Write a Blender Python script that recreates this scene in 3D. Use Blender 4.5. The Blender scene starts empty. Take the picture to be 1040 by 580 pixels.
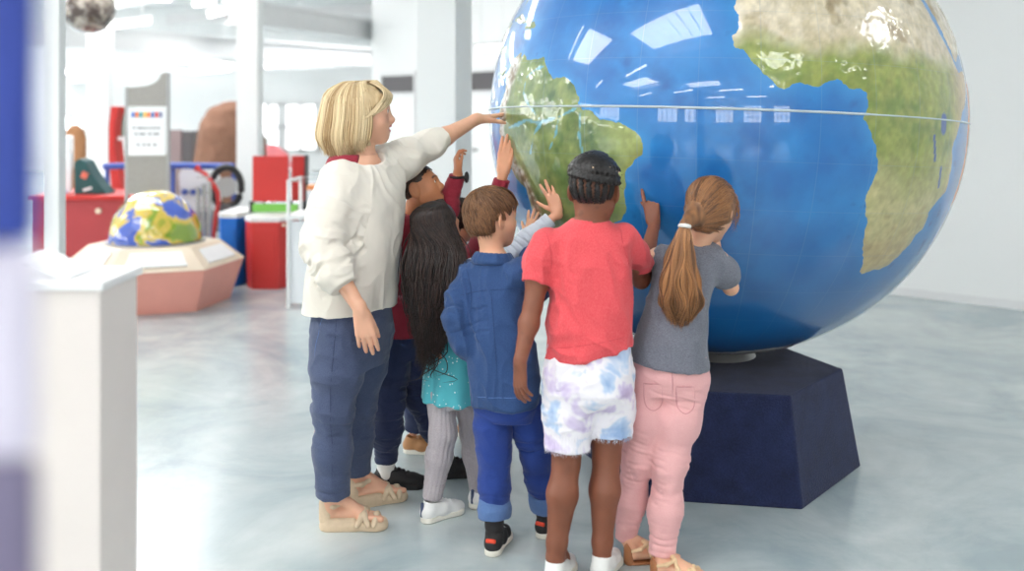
import bpy, bmesh, math, random
import numpy as np
from mathutils import Vector, Matrix
rnd = random.Random(7)
f32 = np.float32
SC = bpy.context.scene
COL = SC.collection
FPX, CX, HY, CAMZ = 1011.0, 520.0, 114.0, 1.53

def P(px, py, d):
    """point at photo direction (px,py), d metres into the hall"""
    return np.array([(px - CX) / FPX * d, d, CAMZ - (py - HY) / FPX * d])

def V(*a):
    return np.array(a, dtype=float)

def nrm(v):
    v = np.asarray(v, float)
    return v / (np.linalg.norm(v) + 1e-12)

def srgb(r, g, b):
    def f(c):
        c /= 255.0
        return c / 12.92 if c <= 0.04045 else ((c + 0.055) / 1.055) ** 2.4
    return (f(r), f(g), f(b), 1.0)

# ------------------------------------------------------------------ noise
_perm = np.random.RandomState(3).rand(4096).astype(f32)
def vnoise(p):
    """value noise, p (n,3) -> -1..1"""
    p = np.asarray(p, f32)
    i = np.floor(p).astype(np.int64)
    f = p - i
    f = f * f * (3 - 2 * f)
    def h(a, b, c):
        return _perm[((a * 73856093) ^ (b * 19349663) ^ (c * 83492791)) & 4095]
    x, y, z = i[:, 0], i[:, 1], i[:, 2]
    fx, fy, fz = f[:, 0], f[:, 1], f[:, 2]
    r = 0
    for dx in (0, 1):
        for dy in (0, 1):
            for dz in (0, 1):
                w = (fx if dx else 1 - fx) * (fy if dy else 1 - fy) * (fz if dz else 1 - fz)
                r = r + w * h(x + dx, y + dy, z + dz)
    return r * 2 - 1

def fbm(p, o=3):
    p = np.asarray(p, f32)
    r, a, s = 0, 1.0, 0.0
    for k in range(o):
        r = r + a * vnoise(p * (2 ** k) + 17.3 * k)
        s += a
        a *= 0.5
    return r / s

def ridge(p):
    return 1 - 2 * np.abs(vnoise(p))

# ------------------------------------------------------------------ objects
def new_obj(name, data, mat=None, parent=None, smooth=None):
    o = bpy.data.objects.new(name, data)
    COL.objects.link(o)
    if mat is not None and data is not None:
        data.materials.append(mat)
    if parent is not None:
        o.parent = parent
    return o

def tag(o, label=None, cat=None, group=None, kind=None):
    if label: o['label'] = label
    if cat: o['category'] = cat
    if group: o['group'] = group
    if kind: o['kind'] = kind
    return o

def empty(name, loc, label=None, cat=None, group=None):
    o = bpy.data.objects.new(name, None)
    o.empty_display_size = 0.1
    COL.objects.link(o)
    o.location = Vector([float(c) for c in loc])
    return tag(o, label, cat, group)

def mesh_np(name, verts, faces, smooth=True):
    """faces (m,k) int array (k = 3 or 4)"""
    me = bpy.data.meshes.new(name)
    verts = np.ascontiguousarray(verts, f32)
    faces = np.ascontiguousarray(faces, np.int32)
    n, (m, k) = len(verts), faces.shape
    me.vertices.add(n)
    me.vertices.foreach_set('co', verts.ravel())
    me.loops.add(m * k)
    me.loops.foreach_set('vertex_index', faces.ravel())
    me.polygons.add(m)
    me.polygons.foreach_set('loop_start', np.arange(0, m * k, k, dtype=np.int32))
    me.update(calc_edges=True)
    me.polygons.foreach_set('use_smooth', np.full(m, bool(smooth)))
    me.validate()
    return me

def set_col(me, name, cols):
    at = me.color_attributes.new(name, 'FLOAT_COLOR', 'POINT')
    c = np.ones((len(me.vertices), 4), f32)
    c[:, :3] = cols
    at.data.foreach_set('color', c.ravel())

def set_float(me, name, vals):
    at = me.attributes.new(name, 'FLOAT', 'POINT')
    at.data.foreach_set('value', np.ascontiguousarray(vals, f32))

# ------------------------------------------------------------------ SDF modelling
def smin(a, b, k):
    if k <= 0:
        return np.minimum(a, b)
    h = np.clip(0.5 + 0.5 * (b - a) / k, 0, 1)
    return b + (a - b) * h - k * h * (1 - h)

class SDF:
    def __init__(s, vox=0.004):
        s.vox = vox
        s.ops = []
    def _add(s, fn, lo, hi, k, op):
        s.ops.append((fn, np.asarray(lo, float), np.asarray(hi, float), k, op))
        return s
    def cone(s, a, b, ra, rb, k=0.01, op='add'):
        a, b = np.asarray(a, float), np.asarray(b, float)
        ab = b - a
        L2 = max(float(ab @ ab), 1e-9)
        def fn(x, y, z):
            t = np.clip(((x - a[0]) * ab[0] + (y - a[1]) * ab[1] + (z - a[2]) * ab[2]) / L2, 0, 1)
            dx, dy, dz = x - a[0] - t * ab[0], y - a[1] - t * ab[1], z - a[2] - t * ab[2]
            return np.sqrt(dx * dx + dy * dy + dz * dz) - (ra + (rb - ra) * t)
        r = max(ra, rb)
        return s._add(fn, np.minimum(a, b) - r, np.maximum(a, b) + r, k, op)
    def tube(s, pts, radii, k=0.01, flat0=False, flat1=False, kk=0.02, op='add', cut0=None, cut1=None):
        pts = [np.asarray(p, float) for p in pts]
        d0 = nrm(pts[0] - pts[1]) if cut0 is None else nrm(cut0)
        d1 = nrm(pts[-1] - pts[-2]) if cut1 is None else nrm(cut1)
        def fn(x, y, z):
            d = None
            for i in range(len(pts) - 1):
                a, b, ra, rb = pts[i], pts[i + 1], radii[i], radii[i + 1]
                ab = b - a
                L2 = max(float(ab @ ab), 1e-9)
                t = np.clip(((x - a[0]) * ab[0] + (y - a[1]) * ab[1] + (z - a[2]) * ab[2]) / L2, 0, 1)
                dx, dy, dz = x - a[0] - t * ab[0], y - a[1] - t * ab[1], z - a[2] - t * ab[2]
                e = np.sqrt(dx * dx + dy * dy + dz * dz) - (ra + (rb - ra) * t)
                d = e if d is None else smin(d, e, kk)
            if flat0:
                d = np.maximum(d, (x - pts[0][0]) * d0[0] + (y - pts[0][1]) * d0[1] + (z - pts[0][2]) * d0[2])
            if flat1:
                q = pts[-1]
                d = np.maximum(d, (x - q[0]) * d1[0] + (y - q[1]) * d1[1] + (z - q[2]) * d1[2])
            return d
        r = max(radii) + 0.004
        A = np.array(pts)
        return s._add(fn, A.min(0) - r, A.max(0) + r, k, op)
    def ell(s, c, rad, R=None, k=0.01, op='add'):
        """R: 3x3 rows = local axes"""
        c = np.asarray(c, float)
        R = np.eye(3) if R is None else np.asarray(R, float)
        rad = np.asarray(rad, float)
        def fn(x, y, z):
            X, Y, Z = x - c[0], y - c[1], z - c[2]
            q = g = 0
            for i in range(3):
                u = R[i, 0] * X + R[i, 1] * Y + R[i, 2] * Z
                u = u / rad[i]
                q = q + u * u
                u = u / rad[i]
                g = g + u * u
            q = np.sqrt(q)
            return (q - 1) * q / (np.sqrt(g) + 1e-4)
        ext = np.sqrt(((R * rad[:, None]) ** 2).sum(0))
        return s._add(fn, c - ext, c + ext, k, op)
    def box(s, c, half, R=None, rd=0.003, k=0.0, op='add'):
        c = np.asarray(c, float)
        R = np.eye(3) if R is None else np.asarray(R, float)
        half = np.asarray(half, float)
        def fn(x, y, z):
            X, Y, Z = x - c[0], y - c[1], z - c[2]
            o, m = 0, None
            for i in range(3):
                u = np.abs(R[i, 0] * X + R[i, 1] * Y + R[i, 2] * Z) - (half[i] - rd)
                o = o + np.maximum(u, 0) ** 2
                m = u if m is None else np.maximum(m, u)
            return np.sqrt(o) + np.minimum(m, 0) - rd
        ext = np.abs(R * half[:, None]).sum(0)
        return s._add(fn, c - ext, c + ext, k, op)
    def loft(s, secs, k=0.01, op='add', n=2.2, z0=None, z1=None, slope=None):
        """secs: list of (center3, w, d, yaw) ascending z; w along local x, d along local y, yaw rotates local x.
        slope=(gx,gy) tilts the lower cut"""
        secs = sorted(secs, key=lambda q: q[0][2])
        Z = np.array([q[0][2] for q in secs])
        T = np.array([[q[0][0], q[0][1], q[1], q[2], q[3]] for q in secs])
        zz = np.linspace(Z[0], Z[-1], 120)
        # smooth the interpolation
        M = np.stack([np.interp(zz, Z, T[:, i]) for i in range(5)], 1)
        for _ in range(6):
            M[1:-1] = 0.25 * M[:-2] + 0.5 * M[1:-1] + 0.25 * M[2:]
        zlo = Z[0] if z0 is None else z0
        zhi = Z[-1] if z1 is None else z1
        def fn(x, y, z):
            z1d = z.reshape(-1)
            cx, cy, w, d, yw = [np.interp(z1d, zz, M[:, i]).astype(f32)[None, None, :] for i in range(5)]
            X, Y = x - cx, y - cy
            c_, s_ = np.cos(yw), np.sin(yw)
            u, v = np.abs(c_ * X + s_ * Y), np.abs(-s_ * X + c_ * Y)
            u, v = u / w, v / d
            q = (u ** n + v ** n + 1e-9) ** (1.0 / n)
            g = np.sqrt((u / w) ** 2 + (v / d) ** 2) + 1e-3
            dist = (q - 1) * np.maximum(q, 0.3) / g
            lo_ = zlo
            if slope is not None:
                lo_ = zlo + slope[0] * (x - M[0, 0]) + slope[1] * (y - M[0, 1])
            return np.maximum(np.maximum(dist, lo_ - z), z - zhi)
        r = max(max(q[1], q[2]) for q in secs) + 0.005
        lo = np.array([T[:, 0].min() - r, T[:, 1].min() - r, Z[0]])
        hi = np.array([T[:, 0].max() + r, T[:, 1].max() + r, Z[-1]])
        return s._add(fn, lo, hi, k, op)
    def slab(s, a, b, ra, rb, z0, z1, rd=0.004, k=0.0, op='add', waist=0.0):
        """foot-shaped slab: 2D tapered capsule from a to b, z0..z1"""
        a, b = np.asarray(a[:2], float), np.asarray(b[:2], float)
        ab = b - a
        L2 = float(ab @ ab)
        def fn(x, y, z):
            t = np.clip(((x - a[0]) * ab[0] + (y - a[1]) * ab[1]) / L2, 0, 1)
            dx, dy = x - a[0] - t * ab[0], y - a[1] - t * ab[1]
            e = np.sqrt(dx * dx + dy * dy) - (ra + (rb - ra) * t - waist * np.sin(t * math.pi) ** 2) + rd
            zc, hz = (z0 + z1) / 2, (z1 - z0) / 2
            g = np.abs(z - zc) - hz + rd
            return np.sqrt(np.maximum(e, 0) ** 2 + np.maximum(g, 0) ** 2) + np.minimum(np.maximum(e, g), 0) - rd
        r = max(ra, rb)
        lo = np.append(np.minimum(a, b) - r, z0)
        hi = np.append(np.maximum(a, b) + r, z1)
        return s._add(fn, lo, hi, k, op)
    def plane(s, p, n, op='cut'):
        """removes everything on the side n points to"""
        p, n = np.asarray(p, float), nrm(n)
        def fn(x, y, z):
            return (x - p[0]) * n[0] + (y - p[1]) * n[1] + (z - p[2]) * n[2]
        s.ops.append((fn, None, None, 0, 'cut'))
        return s
    def mesh(s):
        v = s.vox
        A = [o for o in s.ops if o[4] == 'add']
        lo = np.min([o[1] for o in A], 0) - 4 * v
        hi = np.max([o[2] for o in A], 0) + 4 * v
        n = np.ceil((hi - lo) / v).astype(int) + 1
        D = np.full(n, 0.1, f32)
        ax = [(lo[i] + v * np.arange(n[i])).astype(f32) for i in range(3)]
        for fn, l, h, k, op in s.ops:
            if l is None:
                i0, i1 = np.zeros(3, int), n
            else:
                pad = k + 3 * v
                i0 = np.clip(np.floor((l - pad - lo) / v).astype(int), 0, n)
                i1 = np.clip(np.ceil((h + pad - lo) / v).astype(int) + 1, 0, n)
            if (i1 <= i0).any():
                continue
            sl = tuple(slice(i0[i], i1[i]) for i in range(3))
            x = ax[0][sl[0]][:, None, None]
            y = ax[1][sl[1]][None, :, None]
            z = ax[2][sl[2]][None, None, :]
            d = fn(x, y, z).astype(f32)
            if op == 'add':
                D[sl] = smin(D[sl], d, k)
            elif op == 'sub':
                D[sl] = -smin(-D[sl], d, k)
            elif op == 'cut':
                D[sl] = np.maximum(D[sl], d)
        return surface_nets(D, lo, v)

def surface_nets(D, lo, v):
    nx, ny, nz = D.shape
    S = D < 0
    c = S[:-1, :-1, :-1].astype(np.int8)
    cnt = c.copy()
    for dx in (0, 1):
        for dy in (0, 1):
            for dz in (0, 1):
                if dx + dy + dz:
                    cnt += S[dx:nx - 1 + dx, dy:ny - 1 + dy, dz:nz - 1 + dz]
    act = (cnt > 0) & (cnt < 8)
    I = np.argwhere(act)
    idx = np.full(act.shape, -1, np.int32)
    idx[act] = np.arange(len(I))
    corners = [(a, b, c) for a in (0, 1) for b in (0, 1) for c in (0, 1)]
    vals = {q: D[I[:, 0] + q[0], I[:, 1] + q[1], I[:, 2] + q[2]] for q in corners}
    acc = np.zeros((len(I), 3), f32)
    num = np.zeros(len(I), f32)
    for q in corners:
        for axn in range(3):
            if q[axn] == 0:
                q2 = list(q); q2[axn] = 1; q2 = tuple(q2)
                a, b = vals[q], vals[q2]
                m = (a < 0) != (b < 0)
                t = np.where(m, a / np.where(m, a - b, 1), 0)
                for j in range(3):
                    acc[:, j] += np.where(m, q[j] + (t if j == axn else 0), 0)
                num += m
    pos = (I + acc / num[:, None]) * v + lo
    F = []
    # edges along each axis
    for axn in range(3):
        sh = [slice(None)] * 3
        a_ = [slice(1, -1)] * 3; b_ = [slice(1, -1)] * 3
        a_[axn] = slice(0, -1); b_[axn] = slice(1, None)
        A, B = S[tuple(a_)], S[tuple(b_)]
        E = np.argwhere(A != B)
        inside = A[E[:, 0], E[:, 1], E[:, 2]]
        off = np.array([1, 1, 1]); off[axn] = 0
        E = E + off
        u, w = [(1, 2), (2, 0), (0, 1)][axn]
        def cell(du, dw):
            q = E.copy()
            q[:, u] -= du; q[:, w] -= dw
            return idx[q[:, 0], q[:, 1], q[:, 2]]
        quad = np.stack([cell(1, 1), cell(0, 1), cell(0, 0), cell(1, 0)], 1)
        quad[~inside] = quad[~inside][:, ::-1]
        F.append(quad)
    F = np.concatenate(F)
    F = F[(F >= 0).all(1)]
    # a light smoothing
    for _ in range(1):
        s_ = np.zeros_like(pos); n_ = np.zeros(len(pos), f32)
        for k in range(4):
            a, b = F[:, k], F[:, (k + 1) % 4]
            for j in range(3):
                s_[:, j] += np.bincount(a, pos[b, j], len(pos)) + np.bincount(b, pos[a, j], len(pos))
            n_ += np.bincount(a, minlength=len(pos)) + np.bincount(b, minlength=len(pos))
        pos = 0.5 * pos + 0.5 * s_ / np.maximum(n_, 1)[:, None]
    return pos.astype(f32), F

def vnormals(pos, F):
    p = pos[F]
    fn = np.cross(p[:, 2] - p[:, 0], p[:, 3] - p[:, 1])
    N = np.zeros_like(pos)
    for k in range(4):
        for j in range(3):
            N[:, j] += np.bincount(F[:, k], fn[:, j], len(pos))
    return N / (np.linalg.norm(N, axis=1, keepdims=True) + 1e-12)

def sdf_obj(name, S, mat, root, disp=None, colf=None, attrs=None, label=None):
    pos, F = S.mesh()
    if disp is not None:
        N = vnormals(pos, F)
        d = disp(pos, N)
        pos = pos + N * d[:, None]
    me = mesh_np(name, pos, F)
    if colf is not None:
        set_col(me, 'Col', colf(pos))
    if attrs:
        for kx, fx in attrs.items():
            set_float(me, kx, fx(pos))
    rl = np.array(root_loc(root), f32)
    pos2 = pos - rl
    me.vertices.foreach_set('co', np.ascontiguousarray(pos2, f32).ravel())
    me.update()
    o = new_obj(name, me, mat, root)
    GEO[o.name] = (pos, vnormals(pos, F))
    if label: o['label'] = label
    return o
GEO = {}

def seam(name, on, pts, r, mat, n=24, lift=.0, smoothk=2):
    """a stitched line laid on the surface of a built cloth part"""
    pos, Nn = GEO[on.name]
    path = smooth_path(pts, n)
    out = []
    for q in path:
        dr = nrm(q - V(0, 0, CAMZ)); rel = pos - V(0, 0, CAMZ)
        t = rel @ dr; pd = (rel ** 2).sum(1) - t * t
        c = np.where(pd < .0075 ** 2)[0]
        if len(c):
            tm = t[c].min(); i = c[t[c] < tm + .012][:8]
        else:
            d = ((pos - q) ** 2).sum(1); i = np.argpartition(d, 6)[:6]
        out.append(pos[i].mean(0) + nrm(Nn[i].mean(0)) * (r * .35 + lift))
    out = np.array(out)
    for _ in range(smoothk):
        out[1:-1] = .25 * out[:-2] + .5 * out[1:-1] + .25 * out[2:]
    p, f, t = strand_arrays([out], [r], [.5], 6)
    me = mesh_np(name, p - np.array(root_loc(on)), f)
    return new_obj(name, me, mat, on)

def root_loc(o):
    v = Vector((0, 0, 0))
    while o is not None:
        v = v + Vector(o.location)
        o = o.parent
    return v

def strands_obj(name, lines, radii, tints, mat, root, sides=4, label=None):
    """lines: list of (n,3); radii: list of root radius; taper to tip"""
    Vs, Fs, Ts, base = [], [], [], 0
    for L, r, t in zip(lines, radii, tints):
        L = np.asarray(L, float)
        n = len(L)
        T = np.gradient(L, axis=0)
        T /= np.linalg.norm(T, axis=1, keepdims=True) + 1e-9
        ref = V(0.31, 0.87, 0.38)
        A = np.cross(T, ref); A /= np.linalg.norm(A, axis=1, keepdims=True) + 1e-9
        B = np.cross(T, A)
        u = np.linspace(0, 1, n)
        rr = r * np.minimum(1, (1 - u) * 3 + 0.12) * np.minimum(1, u * 6 + 0.5)
        ang = np.arange(sides) / sides * 2 * math.pi
        ring = L[:, None, :] + rr[:, None, None] * (np.cos(ang)[None, :, None] * A[:, None, :] + np.sin(ang)[None, :, None] * B[:, None, :])
        Vs.append(ring.reshape(-1, 3))
        i, j = np.meshgrid(np.arange(n - 1), np.arange(sides), indexing='ij')
        a = base + i * sides + j; b = base + i * sides + (j + 1) % sides
        Fs.append(np.stack([a, b, b + sides, a + sides], -1).reshape(-1, 4))
        Ts.append(np.full(n * sides, t, f32))
        base += n * sides
    pos = np.concatenate(Vs) - np.array(root_loc(root))
    me = mesh_np(name, pos, np.concatenate(Fs))
    set_float(me, 'tint', np.concatenate(Ts))
    o = new_obj(name, me, mat, root)
    if label: o['label'] = label
    return o

# ------------------------------------------------------------------ hard-surface bmesh helpers
def b_box(bm, c, h, R=None, bev=0.0):
    g = bmesh.ops.create_cube(bm, size=1.0)
    M = Matrix.Translation(Vector([float(x) for x in c])) @ (R.to_4x4() if R else Matrix.Identity(4)) @ Matrix.Diagonal((h[0] * 2, h[1] * 2, h[2] * 2, 1))
    bmesh.ops.transform(bm, matrix=M, verts=g['verts'])
    if bev:
        es = list({e for v in g['verts'] for e in v.link_edges})
        bmesh.ops.bevel(bm, geom=es, offset=bev, segments=2, affect='EDGES', profile=0.6)

def b_cyl(bm, a, b, r, r2=None, seg=20):
    a, b = Vector([float(x) for x in a]), Vector([float(x) for x in b])
    d = b - a
    q = d.to_track_quat('Z', 'Y').to_matrix().to_4x4()
    M = Matrix.Translation((a + b) / 2) @ q
    bmesh.ops.create_cone(bm, cap_ends=True, segments=seg, radius1=r, radius2=r if r2 is None else r2, depth=d.length, matrix=M)

def b_tube(bm, pts, r, seg=8):
    pts = [Vector([float(c) for c in p]) for p in pts]
    rings = []
    for i, p in enumerate(pts):
        t = (pts[min(i + 1, len(pts) - 1)] - pts[max(i - 1, 0)]).normalized()
        ref = Vector((0, 0, 1)) if abs(t.z) < 0.95 else Vector((1, 0, 0))
        a = t.cross(ref).normalized(); b = t.cross(a)
        rings.append([bm.verts.new(p + a * r * math.cos(2 * math.pi * k / seg) + b * r * math.sin(2 * math.pi * k / seg)) for k in range(seg)])
    for i in range(len(rings) - 1):
        for k in range(seg):
            bm.faces.new((rings[i][k], rings[i][(k + 1) % seg], rings[i + 1][(k + 1) % seg], rings[i + 1][k]))
    bm.faces.new(rings[0][::-1]); bm.faces.new(rings[-1])

def b_prism(bm, poly, z0, z1, inset=None):
    """poly: list of (x,y) ccw; inset poly for the top"""
    top = inset or poly
    lo = [bm.verts.new((p[0], p[1], z0)) for p in poly]
    hi = [bm.verts.new((p[0], p[1], z1)) for p in top]
    n = len(poly)
    for i in range(n):
        bm.faces.new((lo[i], lo[(i + 1) % n], hi[(i + 1) % n], hi[i]))
    bm.faces.new(hi); bm.faces.new(lo[::-1])

def b_extr(bm, poly, off):
    """poly: list of 3D points; extruded by off"""
    off = Vector(off)
    a = [bm.verts.new(Vector([float(c) for c in p])) for p in poly]
    b = [bm.verts.new(v.co + off) for v in a]
    n = len(a)
    for i in range(n):
        bm.faces.new((a[i], a[(i + 1) % n], b[(i + 1) % n], b[i]))
    bm.faces.new(a[::-1]); bm.faces.new(b)

def b_obj(name, build, mat, parent=None, smooth=False, bevel=0.0, seg=2):
    bm = bmesh.new()
    build(bm)
    bmesh.ops.recalc_face_normals(bm, faces=bm.faces)
    me = bpy.data.meshes.new(name)
    if parent is not None:
        bmesh.ops.translate(bm, verts=bm.verts, vec=-root_loc(parent))
    bm.to_mesh(me); bm.free()
    o = new_obj(name, me, mat, parent)
    if smooth:
        for p in me.polygons: p.use_smooth = True
        me.set_sharp_from_angle(angle=math.radians(40))
    if bevel:
        m = o.modifiers.new('bevel', 'BEVEL'); m.width = bevel; m.segments = seg; m.limit_method = 'ANGLE'
    return o

# ------------------------------------------------------------------ materials
def mat_base(name):
    m = bpy.data.materials.new(name)
    m.use_nodes = True
    nt = m.node_tree
    return m, nt, nt.nodes['Principled BSDF']

def N(nt, kind, **kw):
    n = nt.nodes.new(kind)
    for k, v in kw.items():
        if k.startswith('in_'):
            key = k[3:]
            key = int(key) if key.isdigit() else key.replace('_', ' ')
            n.inputs[key].default_value = v
        else:
            setattr(n, k, v)
    return n

def flat(name, col, rough=0.5, metal=0.0, noise=0.03, nscale=8.0, bump=0.0, bscale=80.0, coat=0.0, spec=0.5, sheen=0.0, coords='Object', stretch=None):
    """plain material with slight procedural variation"""
    m, nt, b = mat_base(name)
    b.inputs['Roughness'].default_value = rough
    b.inputs['Metallic'].default_value = metal
    b.inputs['Coat Weight'].default_value = coat
    b.inputs['Specular IOR Level'].default_value = spec
    b.inputs['Sheen Weight'].default_value = sheen
    tc = N(nt, 'ShaderNodeTexCoord')
    src = tc.outputs[coords]
    if stretch:
        mp = N(nt, 'ShaderNodeMapping'); mp.inputs['Scale'].default_value = stretch
        nt.links.new(src, mp.inputs[0]); src = mp.outputs[0]
    nz = N(nt, 'ShaderNodeTexNoise', in_Scale=nscale, in_Detail=4.0)
    nt.links.new(src, nz.inputs['Vector'])
    mx = N(nt, 'ShaderNodeMix', data_type='RGBA')
    mx.inputs[6].default_value = tuple(max(0, c * (1 - noise * 2)) for c in col[:3]) + (1,)
    mx.inputs[7].default_value = tuple(min(1, c * (1 + noise * 2)) for c in col[:3]) + (1,)
    nt.links.new(nz.outputs[0], mx.inputs[0])
    nt.links.new(mx.outputs[2], b.inputs['Base Color'])
    if bump:
        n2 = N(nt, 'ShaderNodeTexNoise', in_Scale=bscale, in_Detail=3.0)
        nt.links.new(src, n2.inputs['Vector'])
        bp = N(nt, 'ShaderNodeBump', in_Strength=bump, in_Distance=0.003)
        nt.links.new(n2.outputs[0], bp.inputs['Height'])
        nt.links.new(bp.outputs[0], b.inputs['Normal'])
    return m

def emis(name, col, strength):
    m, nt, b = mat_base(name)
    b.inputs['Base Color'].default_value = col
    b.inputs['Emission Color'].default_value = col
    b.inputs['Emission Strength'].default_value = strength
    return m

def skin_mat(name):
    m, nt, b = mat_base(name)
    a = N(nt, 'ShaderNodeVertexColor', layer_name='Col')
    tc = N(nt, 'ShaderNodeTexCoord')
    nz = N(nt, 'ShaderNodeTexNoise', in_Scale=22.0, in_Detail=4.0)
    nt.links.new(tc.outputs['Object'], nz.inputs['Vector'])
    mr = N(nt, 'ShaderNodeMapRange', in_3=0.88, in_4=1.1)
    nt.links.new(nz.outputs[0], mr.inputs[0])
    mx = N(nt, 'ShaderNodeMix', data_type='RGBA', blend_type='MULTIPLY', in_0=1.0)
    nt.links.new(a.outputs[0], mx.inputs[6]); nt.links.new(mr.outputs[0], mx.inputs[7])
    nt.links.new(mx.outputs[2], b.inputs['Base Color'])
    b.inputs['Roughness'].default_value = 0.5
    b.inputs['Subsurface Weight'].default_value = 0.12
    b.inputs['Subsurface Radius'].default_value = (0.012, 0.005, 0.003)
    b.inputs['Subsurface Scale'].default_value = 1.0
    return m

def hair_mat(name, c0, c1, rough=0.42):
    """c0 dark strand, c1 light strand"""
    m, nt, b = mat_base(name)
    a = N(nt, 'ShaderNodeAttribute', attribute_name='tint')
    mx = N(nt, 'ShaderNodeMix', data_type='RGBA')
    mx.inputs[6].default_value = c0; mx.inputs[7].default_value = c1
    nt.links.new(a.outputs['Fac'], mx.inputs[0])
    nt.links.new(mx.outputs[2], b.inputs['Base Color'])
    b.inputs['Roughness'].default_value = rough
    b.inputs['Specular IOR Level'].default_value = 0.4
    return m
# ================================================================== camera
cam_d = bpy.data.cameras.new('camera')
cam = bpy.data.objects.new('camera', cam_d); COL.objects.link(cam)
cam.location = (0, 0, CAMZ); cam.rotation_euler = (math.radians(90), 0, 0)
cam_d.sensor_width = 36; cam_d.lens = FPX / 1040 * 36; cam_d.shift_y = -(290 - HY) / 1040
cam_d.clip_end = 100
cam_d.dof.use_dof = True; cam_d.dof.focus_distance = 3.7; cam_d.dof.aperture_fstop = 1.35
SC.camera = cam

# ================================================================== materials
M = {}
M['wall'] = flat('white_paint', srgb(236, 237, 236), 0.6, noise=0.01, nscale=2, bump=0.05, bscale=60)
M['ceil'] = flat('ceiling_paint', srgb(238, 239, 240), 0.6, noise=0.02, nscale=1)
M['beam'] = flat('beam_paint', srgb(226, 226, 226), 0.5, noise=0.02)
M['lamp'] = emis('tube_light', (1, 0.98, 0.95, 1), 14)
M['sky'] = emis('skylight_glow', (1.0, 0.99, 0.97, 1), 9)
M['fill_back'] = emis('added_back_glow', (0.99, 0.99, 1.0, 1), 15)  # stronger glow for roof panels added over the far bay
M['win'] = emis('window_daylight', (1.0, 0.99, 0.97, 1), 6.5)
M['winf'] = emis('window_daylight_far', (0.98, 0.99, 1.0, 1), 2.2)
M['dark'] = flat('dark_glass', srgb(84, 80, 82), 0.35, noise=0.03)
M['metal'] = flat('grey_metal', srgb(168, 168, 168), 0.35, 0.7)
M['white_metal'] = flat('white_metal', srgb(235, 235, 235), 0.4)
M['red'] = flat('red_laminate', srgb(200, 46, 42), 0.45, noise=0.05, nscale=4)
M['red2'] = flat('dull_red_laminate', srgb(176, 62, 66), 0.5, noise=0.05, nscale=3)
M['blue'] = flat('blue_laminate', srgb(20, 110, 205), 0.45, noise=0.04)
M['railblue'] = flat('blue_rail_paint', srgb(62, 92, 176), 0.35)
M['green'] = flat('dark_green_paint', srgb(28, 78, 80), 0.5)
M['lime'] = flat('lime_green', srgb(120, 190, 80), 0.5)
M['cream'] = flat('cream_laminate', srgb(226, 208, 186), 0.35, noise=0.05, nscale=5)
M['brown'] = flat('brown_fur', srgb(118, 84, 66), 0.9, noise=0.12, nscale=9, bump=0.6, bscale=30)
M['brown2'] = flat('tan_brown', srgb(150, 104, 68), 0.8, noise=0.1, nscale=9)
M['greyp'] = flat('grey_panel', srgb(158, 155, 150), 0.6, noise=0.05, nscale=30)
M['paper'] = flat('white_paper', srgb(238, 240, 243), 0.6, noise=0.01)
M['ink'] = flat('grey_ink', srgb(110, 110, 120), 0.7)
M['black'] = flat('black_plastic', srgb(30, 30, 32), 0.5)
M['pink'] = flat('pink_plastic', srgb(225, 130, 135), 0.5)
M['stripblue'] = flat('deep_blue_banner', srgb(38, 62, 150), 0.6, noise=0.02)
M['flare_pale'] = flat('blue_under_pale_flare', srgb(214, 208, 226), 0.6, noise=0.02)  # pale flare wash over the blue post, put into the colour
M['flare_mauve'] = flat('blue_under_mauve_flare', srgb(120, 112, 140), 0.6, noise=0.03)  # darker mauve end of the same flare wash, also in the colour

# floor: pale blue-grey sealed concrete with wear and joints
m, nt, b = mat_base('sealed_floor')
tc = N(nt, 'ShaderNodeTexCoord')
n1 = N(nt, 'ShaderNodeTexNoise', in_Scale=1.1, in_Detail=7.0, in_Roughness=0.62, in_Distortion=0.8)
n2 = N(nt, 'ShaderNodeTexNoise', in_Scale=7.0, in_Detail=5.0)
for n_ in (n1, n2): nt.links.new(tc.outputs['Object'], n_.inputs['Vector'])
r1 = N(nt, 'ShaderNodeValToRGB')
r1.color_ramp.elements[0].position = 0.35; r1.color_ramp.elements[0].color = srgb(158, 173, 177)
r1.color_ramp.elements[1].position = 0.68; r1.color_ramp.elements[1].color = srgb(198, 205, 204)
nt.links.new(n1.outputs[0], r1.inputs[0])
r2 = N(nt, 'ShaderNodeMapRange', in_1=0.3, in_2=0.7, in_3=0.96, in_4=1.04); nt.links.new(n2.outputs[0], r2.inputs[0])
mx = N(nt, 'ShaderNodeMix', data_type='RGBA', blend_type='MULTIPLY', in_0=1.0)
nt.links.new(r1.outputs[0], mx.inputs[6]); nt.links.new(r2.outputs[0], mx.inputs[7])
nt.links.new(mx.outputs[2], b.inputs['Base Color'])
r3 = N(nt, 'ShaderNodeMapRange', in_1=0.25, in_2=0.75, in_3=0.17, in_4=0.24); nt.links.new(n2.outputs[0], r3.inputs[0])
nt.links.new(r3.outputs[0], b.inputs['Roughness'])
b.inputs['Specular IOR Level'].default_value = 0.6
M['floor'] = m

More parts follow.
